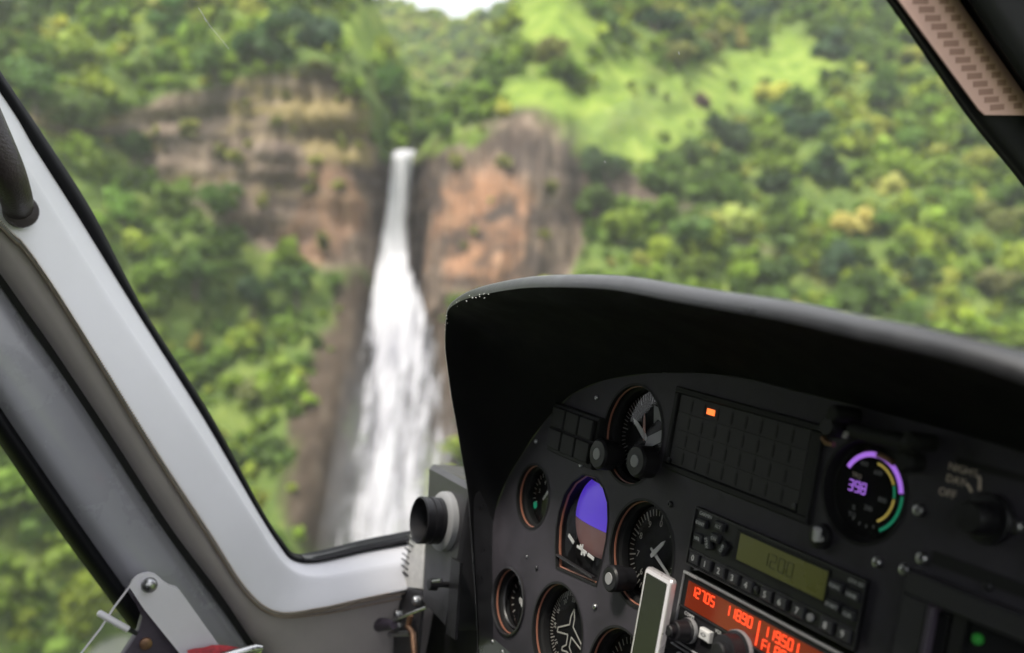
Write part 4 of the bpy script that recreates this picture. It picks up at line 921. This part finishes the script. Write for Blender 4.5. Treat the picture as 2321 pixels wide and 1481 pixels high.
# ------------------------------------------------------------------ lamp cluster, switches and bezel on the right of the panel
lt = thing('panel_lamp', 'black double headed lamp bracket above the purple gauge', 'lamp', MP)
pp = lambda a, b, o_: pan(a, b, o_)
MB().tube([pp(1933, 975, .010), pp(1990, 990, .012), pp(2080, 1010, .012)], .0048, 14).build('bracket', M['blackm'], lt, 50)
for (a, b) in ((1901, 938), (2072, 1000)):
    p = pp(a, b, .012); MB().lathe([(.0052, -.014), (.0052, .003), (.0042, .005), (.0035, .0052)], 22, p, cap1=True).build('lamp_head', M['blackm'], lt, 40)
p = pp(1880, 968, .012); MB().lathe([(.0062, -.014), (.0062, .001), (.005, .003)], 22, p, cap1=True).build('lamp_head', M['black'], lt, 40)
p = pp(2050, 1045, .008); MB().lathe([(.0062, -.010), (.0062, .000), (.0045, .002)], 22, p, cap1=True).build('clamp', M['blackm'], lt, 40)
MB().tube([pp(1919, 980, .02), pp(1913, 992, .02)], .0014, 8).build('tip', M['ivory'], lt, 50)
MB().tube([pp(1865, 992, .006), pp(1872, 1004, .006), pp(1890, 1008, .006)], .0018, 8).build('wire', M['bronze'], lt, 50)
MB().tube([pp(1990, 1030, .006), pp(2010, 1040, .006), pp(2025, 1050, .006)], .0018, 8).build('wire', M['bronze'], lt, 50)
rs = thing('rotary_switch', 'black rotary light switch with night, day and off positions', 'switch', MP)
MB().lathe([(.0135, PZ), (.0135, .000), (.0125, .001), (.0088, .0015), (.0084, .013), (.0075, .0145), (.0002, .0145)], 36, pan(2236, 1176, 0).xy.to_3d()).build('knob', M['black'], rs, 35)
for s_, a, b, sz in (('NIGHT', 2184, 1066, .0060), ('DAY', 2167, 1090, .0060), ('OFF', 2148, 1119, .0064)): p = pan(a, b, PZ); text('lettering', s_, sz, M['beige'], rs, p.x, p.y, PZ + .0004)
mb = MB()
for path in (((2216, 1079), (2222, 1084), (2221, 1112)), ((2190, 1096), (2198, 1104), (2203, 1116))):
    qs = [pan(*p, PZ) for p in path]
    for a, b in zip(qs[:-1], qs[1:]): mb.bar(a, b, .0014, PZ + .0002)
mb.build('position_lines', M['beige'], rs)
tg = thing('toggle_switch', 'small silver toggle lever in a dark collar between the radio and the purple gauge', 'switch', MP)
p = pan(1866, 1216, PZ); MB().lathe([(.0080, PZ), (.0080, .0), (.0055, .002)], 22, (p.x, p.y, 0), cap1=True).build('collar', M['black'], tg, 40)
MB().tube([(p.x, p.y, .001), pan(1860, 1222, .008), pan(1849, 1222, .014), pan(1853, 1200, .016)], [.0018, .0020, .0022, .0026], 10).build('lever', M['white'], tg, 50)
av = thing('avionics_bezel', 'raised dark bezel with a recessed black screen at the lower right', 'bezel', MP)
b0 = pan(2055, 1290, .004); b1 = pan(2105, 1368, .004)
MB().box(b0.x, .40, b1.y, b0.y, PZ, .004, .001).build('upper_bar', M['panel2'], av)
MB().box(b0.x, b1.x, -.19, b1.y - .0002, PZ, .004, .001).build('side_bar', M['panel2'], av)
MB().box(b1.x, b1.x + .004, -.19, b1.y - .0004, PZ, .0052, .001).build('inner_rim', M['darkp'], av)
MB().box(b1.x + .004, .40, -.19, b1.y - .0004, PZ, PZ + .0012).build('screen', M['screen'], av)
p = pan(2222, 1449, PZ); MB().lathe([(.0028, PZ + .0012), (.0028, PZ + .003), (.002, PZ + .004)], 16, (p.x, p.y, 0), cap1=True).build('green_lamp', M['green'], av, 40)
for k, (a, b) in enumerate(((2140, 1440), (2180, 1440))): p = pan(a, b, PZ); MB().box(p.x - .004, p.x + .004, -.19, p.y + .012, PZ + .0012, PZ + .004).build('screen_key', M['black'], av)
g0 = pan(2120, 1236, PZ); MB().box(g0.x, .40, g0.y - .010, g0.y - .003, PZ, PZ + .0008).build('dark_strip', M['blackm'], av)  # black strip laid on the panel in place of a band of shade
g0 = pan(2265, 1130, PZ); MB().box(pan(2170, 1045, PZ).x, .40, pan(2170, 1045, PZ).y - .002, pan(2170, 1045, PZ).y + .002, PZ, PZ + .0006).build('dark_strip', M['blackm'], av)

# ------------------------------------------------------------------ hood
LIP = [(1098, 1640, .006), (1090, 1540, .008), (1084, 1400, .012), (1074, 1250, .016), (1064, 1120, .024), (1048, 1020, .040), (1034, 930, .056), (1024, 850, .075), (1018, 775, .090), (1026, 700, .100), (1056, 668, .106), (1110, 647, .112), (1200, 629, .116),
       (1295, 623, .120), (1420, 626, .120), (1560, 648, .120), (1660, 663, .120), (1815, 686, .120), (1970, 718, .120), (2126, 748, .120), (2290, 788, .120), (2600, 890, .118)]
INN = [(1060, 1640), (1085, 1520), (1094, 1400), (1102, 1290), (1122, 1160), (1150, 1085), (1180, 1035), (1205, 995), (1235, 955), (1262, 925), (1290, 898), (1330, 876), (1370, 862),
       (1420, 852), (1480, 846), (1570, 845), (1680, 856), (1830, 892), (2000, 936), (2200, 990), (2330, 1030), (2560, 1100)]
lip = cat_rom([pan(a, b, o_) for a, b, o_ in LIP], 160); inn = cat_rom([pan(a, b, PZ + .0002) for a, b in INN], 160)
rr = .0092; rows = []
tan = [(lip[min(i + 1, 160)] - lip[max(i - 1, 0)]).normalized() for i in range(161)]
Zax = V((0, 0, 1)); outn = []
for i in range(161):
    o_ = Zax.cross(tan[i]); o_ = (o_ - Zax * o_.dot(Zax)).normalized()
    if o_.dot(lip[i] - V((.1, -.05, lip[i].z))) < 0: o_ = -o_
    outn.append(o_)
rad = [rr * (.35 + .65 * min(1, max(0, (i - 40) / 45))) for i in range(161)]
for f in (0, .25, .5, .75, .94): rows.append([inn[i].lerp(lip[i] - outn[i] * rad[i] * 1.5 + Zax * rad[i] * .9, f) + outn[i] * (.012 * math.sin(f * math.pi) * (1 if i > 60 else i / 60)) for i in range(161)])
for k in range(9):                                           # rolled lip
    a = R(-5 + 95 * k / 8); rows.append([lip[i] + outn[i] * rad[i] * (math.sin(a) - 1) + Zax * (rad[i] * (math.cos(a))) for i in range(161)])
for dz, dn in ((.03, .001), (.07, .004), (.12, .012), (.20, .030), (.30, .065), (.40, .12)):
    rows.append([lip[i] - outn[i] * dn - Zax * dz for i in range(161)])
hd = thing('glareshield_hood', 'black padded hood arching over the instrument panel', 'hood', MP)
MB().grid(rows[:6]).build('underside', M['hood'], hd, 70)
MB().grid(rows[5:]).build('rolled_lip', M['lip'], hd, 70)
ch = MB(); cr_ = random.Random(3)
for k in range(26):
    i = cr_.choice([cr_.randint(64, 74), cr_.randint(76, 86)]); a = R(cr_.uniform(-25, 10)); c = lip[i] + outn[i] * (rad[i] * (math.sin(a) - 1)) + Zax * rad[i] * math.cos(a)
    s_ = cr_.uniform(.0003, .0011); ch.tube([c, c + tan[i] * s_ * 1.5 + V((0, s_ * cr_.uniform(-1, 1.5), 0))], s_ * .45, 5)
tag(ch.build('worn_chips', M['chip'], hd), kind='stuff')

# ------------------------------------------------------------------ vent box left of the hood
VZ = .020
vb = thing('vent_box', 'grey air vent box with a round black nozzle left of the hood', 'air vent', MP)
fc = [pan(*p, VZ) for p in ((972, 1052), (1100, 1122), (1092, 1478), (1040, 1458), (955, 1372), (961, 1227))]
fx = pan(1060, 1120, .024).x - .004; fc = [V((min(p.x, fx), p.y, p.z)) for p in fc]
mb = MB(); mb.prism([(p.x, p.y) for p in fc], VZ - .09, VZ, .0055); mb.build('housing', M['grey'], vb, 30)
nc = pan(1011, 1182, VZ)
MB().lathe([(.0305, VZ - .001), (.0300, VZ + .006), (.0270, VZ + .0085), (.0235, VZ + .009)], 40, (nc.x, nc.y, 0)).build('flange', M['greyp'], vb, 40)
nz = MB().lathe([(.0235, VZ), (.0235, VZ + .013), (.0225, VZ + .0135), (.0225, VZ + .0165), (.0240, VZ + .017), (.0240, VZ + .0205), (.0225, VZ + .021), (.0225, VZ + .0245), (.0238, VZ + .025), (.0238, VZ + .030), (.0222, VZ + .031), (.0210, VZ + .029), (.0200, VZ - .02), (.0002, VZ - .02)], 40, (nc.x, nc.y, 0)).build('nozzle', M['black'], vb, 35)
p = pan(990, 1325, VZ + .012); MB().lathe([(.0030, VZ), (.0030, VZ + .012), (.0060, VZ + .0125), (.0060, VZ + .020), (.0050, VZ + .021)], 20, (p.x, p.y, 0), cap1=True).build('knob', M['black'], vb, 40)
MB().tube([pan(982, 1318, VZ + .022), pan(1000, 1316, VZ + .022)], .0016, 8).build('knob_bar', M['screw'], vb, 50)
q = [pan(*p, VZ - .002) for p in ((1032, 1265), (1052, 1276), (1040, 1450), (1020, 1436))]; MB().prism([(p.x, p.y) for p in q], VZ - .0005, VZ + .0025).build('hinge_strip', M['black'], vb)
bk = thing('vent_bracket', 'worn pale metal bracket strip with bolts beside the vent box', 'bracket', MP)
q = [pan(*p, VZ - .006) for p in ((932, 1205), (964, 1214), (958, 1335), (908, 1328))]; MB().prism([(p.x, p.y) for p in q], VZ - .010, VZ - .006).build('strip', M['metalw'], bk)
mb = MB(); er_ = random.Random(8)
for k in range(9):
    y_ = 1215 + 13 * k; x_ = 930 - (y_ - 1205) * .20; a = pan(x_ - 4 - er_.random() * 4, y_, VZ - .005); b = pan(x_ + 4 + er_.random() * 9, y_ + 11, VZ - .005); mb.box(a.x, b.x, b.y, a.y, VZ - .006, VZ - .004)
mb.build('torn_edge', M['black'], bk)
q = [pan(*p, VZ - .006) for p in ((905, 1330), (958, 1340), (950, 1420), (940, 1530), (890, 1530), (893, 1400))]; MB().prism([(p.x, p.y) for p in q], VZ - .010, VZ - .0062).build('lower_plate', M['grey'], bk)
for (a, b, r_) in ((914, 1334, .0048), (945, 1362, .0052), (904, 1392, .0050), (899, 1419, .0050)):
    p = pan(a, b, VZ - .004); MB().lathe([(r_, -.004), (r_, .002), (r_ * .7, .0045), (r_ * .2, .005)], 14, p, cap1=True).build('bolt', M['screw'], bk, 40)
MB().tube([pan(930, 1395, VZ), pan(925, 1420, VZ), pan(936, 1436, VZ), pan(940, 1500, VZ)], .0035, 10).build('pipe', M['bronze'], bk, 50)
MB().tube([pan(884, 1438, VZ), pan(930, 1436, VZ)], .0030, 10).build('pin', M['screw'], bk, 50)
lv = thing('pull_lever', 'dark lever handle on a thin steel rod with a tan cord', 'lever', MP)
LZ = VZ + .012
MB().tube([pan(966, 1377, LZ - .004), pan(925, 1393, LZ), pan(886, 1410, LZ)], .0016, 8).build('rod', M['steel'], lv, 50)
MB().tube(cat_rom([pan(893, 1417, LZ), pan(860, 1416, LZ), pan(832, 1417, LZ), pan(812, 1428, LZ), pan(793, 1440, LZ)], 20), [.0045 + .0035 * min(1, k / 5) - .003 * max(0, (k - 9) / 11) for k in range(21)], 14).build('grip', M['darkp'], lv, 50)
MB().tube([pan(800, 1416, LZ - .004), pan(828, 1414, LZ - .004)], .0022, 8).build('peg', M['greyp'], lv, 50)
MB().tube(cat_rom([pan(797, 1442, LZ), pan(793, 1462, LZ), pan(800, 1482, LZ), pan(815, 1530, LZ)], 14), .0022, 8).build('cord', M['cord'], lv, 50)
lc_ = thing('lower_console', 'black lower console under the vent box at the bottom edge', 'console', MP)
q = [pan(*p, -.03) for p in ((850, 1500), (898, 1425), (955, 1375), (1120, 1420), (1110, 1800), (820, 1800))]; MB().prism([(p.x, p.y) for p in q], -.20, -.03, .004).build('housing', M['blackm'], lc_, 30)

# ------------------------------------------------------------------ door stay, rod, string and red strap at the lower left
OS = .062
dst = thing('door_stay', 'white flat metal door stay arm with a round bolt', 'door stay', MS)
q = [sid(*p, OS) for p in ((293, 1331), (300, 1317), (312, 1306), (324, 1301), (338, 1299), (350, 1302), (360, 1309), (370, 1319), (383, 1327), (400, 1332), (409, 1341), (500, 1468), (560, 1550), (450, 1550), (406, 1480), (326, 1381))]
MB().prism([(p.x, p.y) for p in q], OS - .004, OS).build('arm', M['whitep'], dst, 30)
p = sid(338, 1326, OS); MB().lathe([(.0078, OS), (.0078, OS + .0015), (.0066, OS + .0045), (.0030, OS + .0062), (.0002, OS + .0065)], 24, (p.x, p.y, 0)).build('bolt', M['screw'], dst, 60)
q = [sid(*p, OS - .012) for p in ((294, 1338), (340, 1390), (430, 1500), (450, 1560), (230, 1560), (275, 1490), (312, 1432), (322, 1396))]; MB().prism([(p.x, p.y) for p in q], OS - .022, OS - .012, .002).build('bracket', M['darkp'], dst, 30)
p = sid(330, 1458, OS - .012); MB().lathe([(.006, OS - .012), (.006, OS - .009), (.004, OS - .008)], 18, (p.x, p.y, 0), cap1=True).build('rivet', M['bronze'], dst, 40)
rd = thing('release_rod', 'short white rod end sticking out beside the door stay', 'rod', MS)
MB().tube([sid(222, 1389, .05), sid(226, 1391, .05), sid(290, 1427, .05)], [.0022, .0034, .0034], 12).build('rod', M['whitep'], rd, 50)
MB().tube([sid(286, 1424, .05), sid(330, 1447, .045)], .0022, 10).build('shank', M['screwd'], rd, 50)
sg = MB().tube([sid(294, 1330, .052), sid(258, 1378, .05), sid(228, 1425, .05), sid(182, 1484, .05), sid(150, 1530, .05)], .0011, 6).build('string', M['whitep'], None, 50)
sg.matrix_world = MS; tag(sg, 'thin pale string running down from the door stay', 'string')
st_ = thing('safety_strap', 'red webbing strap with a silver bar at the bottom edge', 'strap', MS)
rws = []; zr2 = random.Random(4)
for i in range(9):
    t_ = i / 8; a = sid(425 + 150 * t_, 1478 - 10 * math.sin(t_ * 3.0) - zr2.uniform(0, 4), .075 + zr2.uniform(-.004, .004)); b = sid(430 + 150 * t_, 1530, .08); rws.append([a, a.lerp(b, .3) + V((0, 0, .006)), b])
rws2 = [[p - V((0, 0, .003)) for p in r_] for r_ in rws]
mb = MB(); mb.grid(rws); mb.grid(rws2); mb.build('webbing', M['redcloth'], st_, 60)
MB().tube([sid(480, 1496, .088), sid(530, 1482, .088), sid(580, 1470, .088), sid(594, 1470, .088)], [.004, .0045, .0045, .003], 10).build('bar', M['steel'], st_, 50)

# ------------------------------------------------------------------ humid air of the valley
hz = MB().box(-1400, 1400, -1400, 1400, -175, 420).build('haze', None)
hm = bpy.data.materials.new('humid_air'); hm.use_nodes = True; N = hm.node_tree.nodes; N.remove(N['Principled BSDF']); pv = N.new('ShaderNodeVolumePrincipled')
pv.inputs['Color'].default_value = (.93, .96, 1, 1); pv.inputs['Density'].default_value = .00026; pv.inputs['Anisotropy'].default_value = .2
hm.node_tree.links.new(pv.outputs['Volume'], N['Material Output'].inputs['Volume']); hz.data.materials.append(hm)
tag(hz, 'thin humid haze hanging in the valley', kind='stuff')
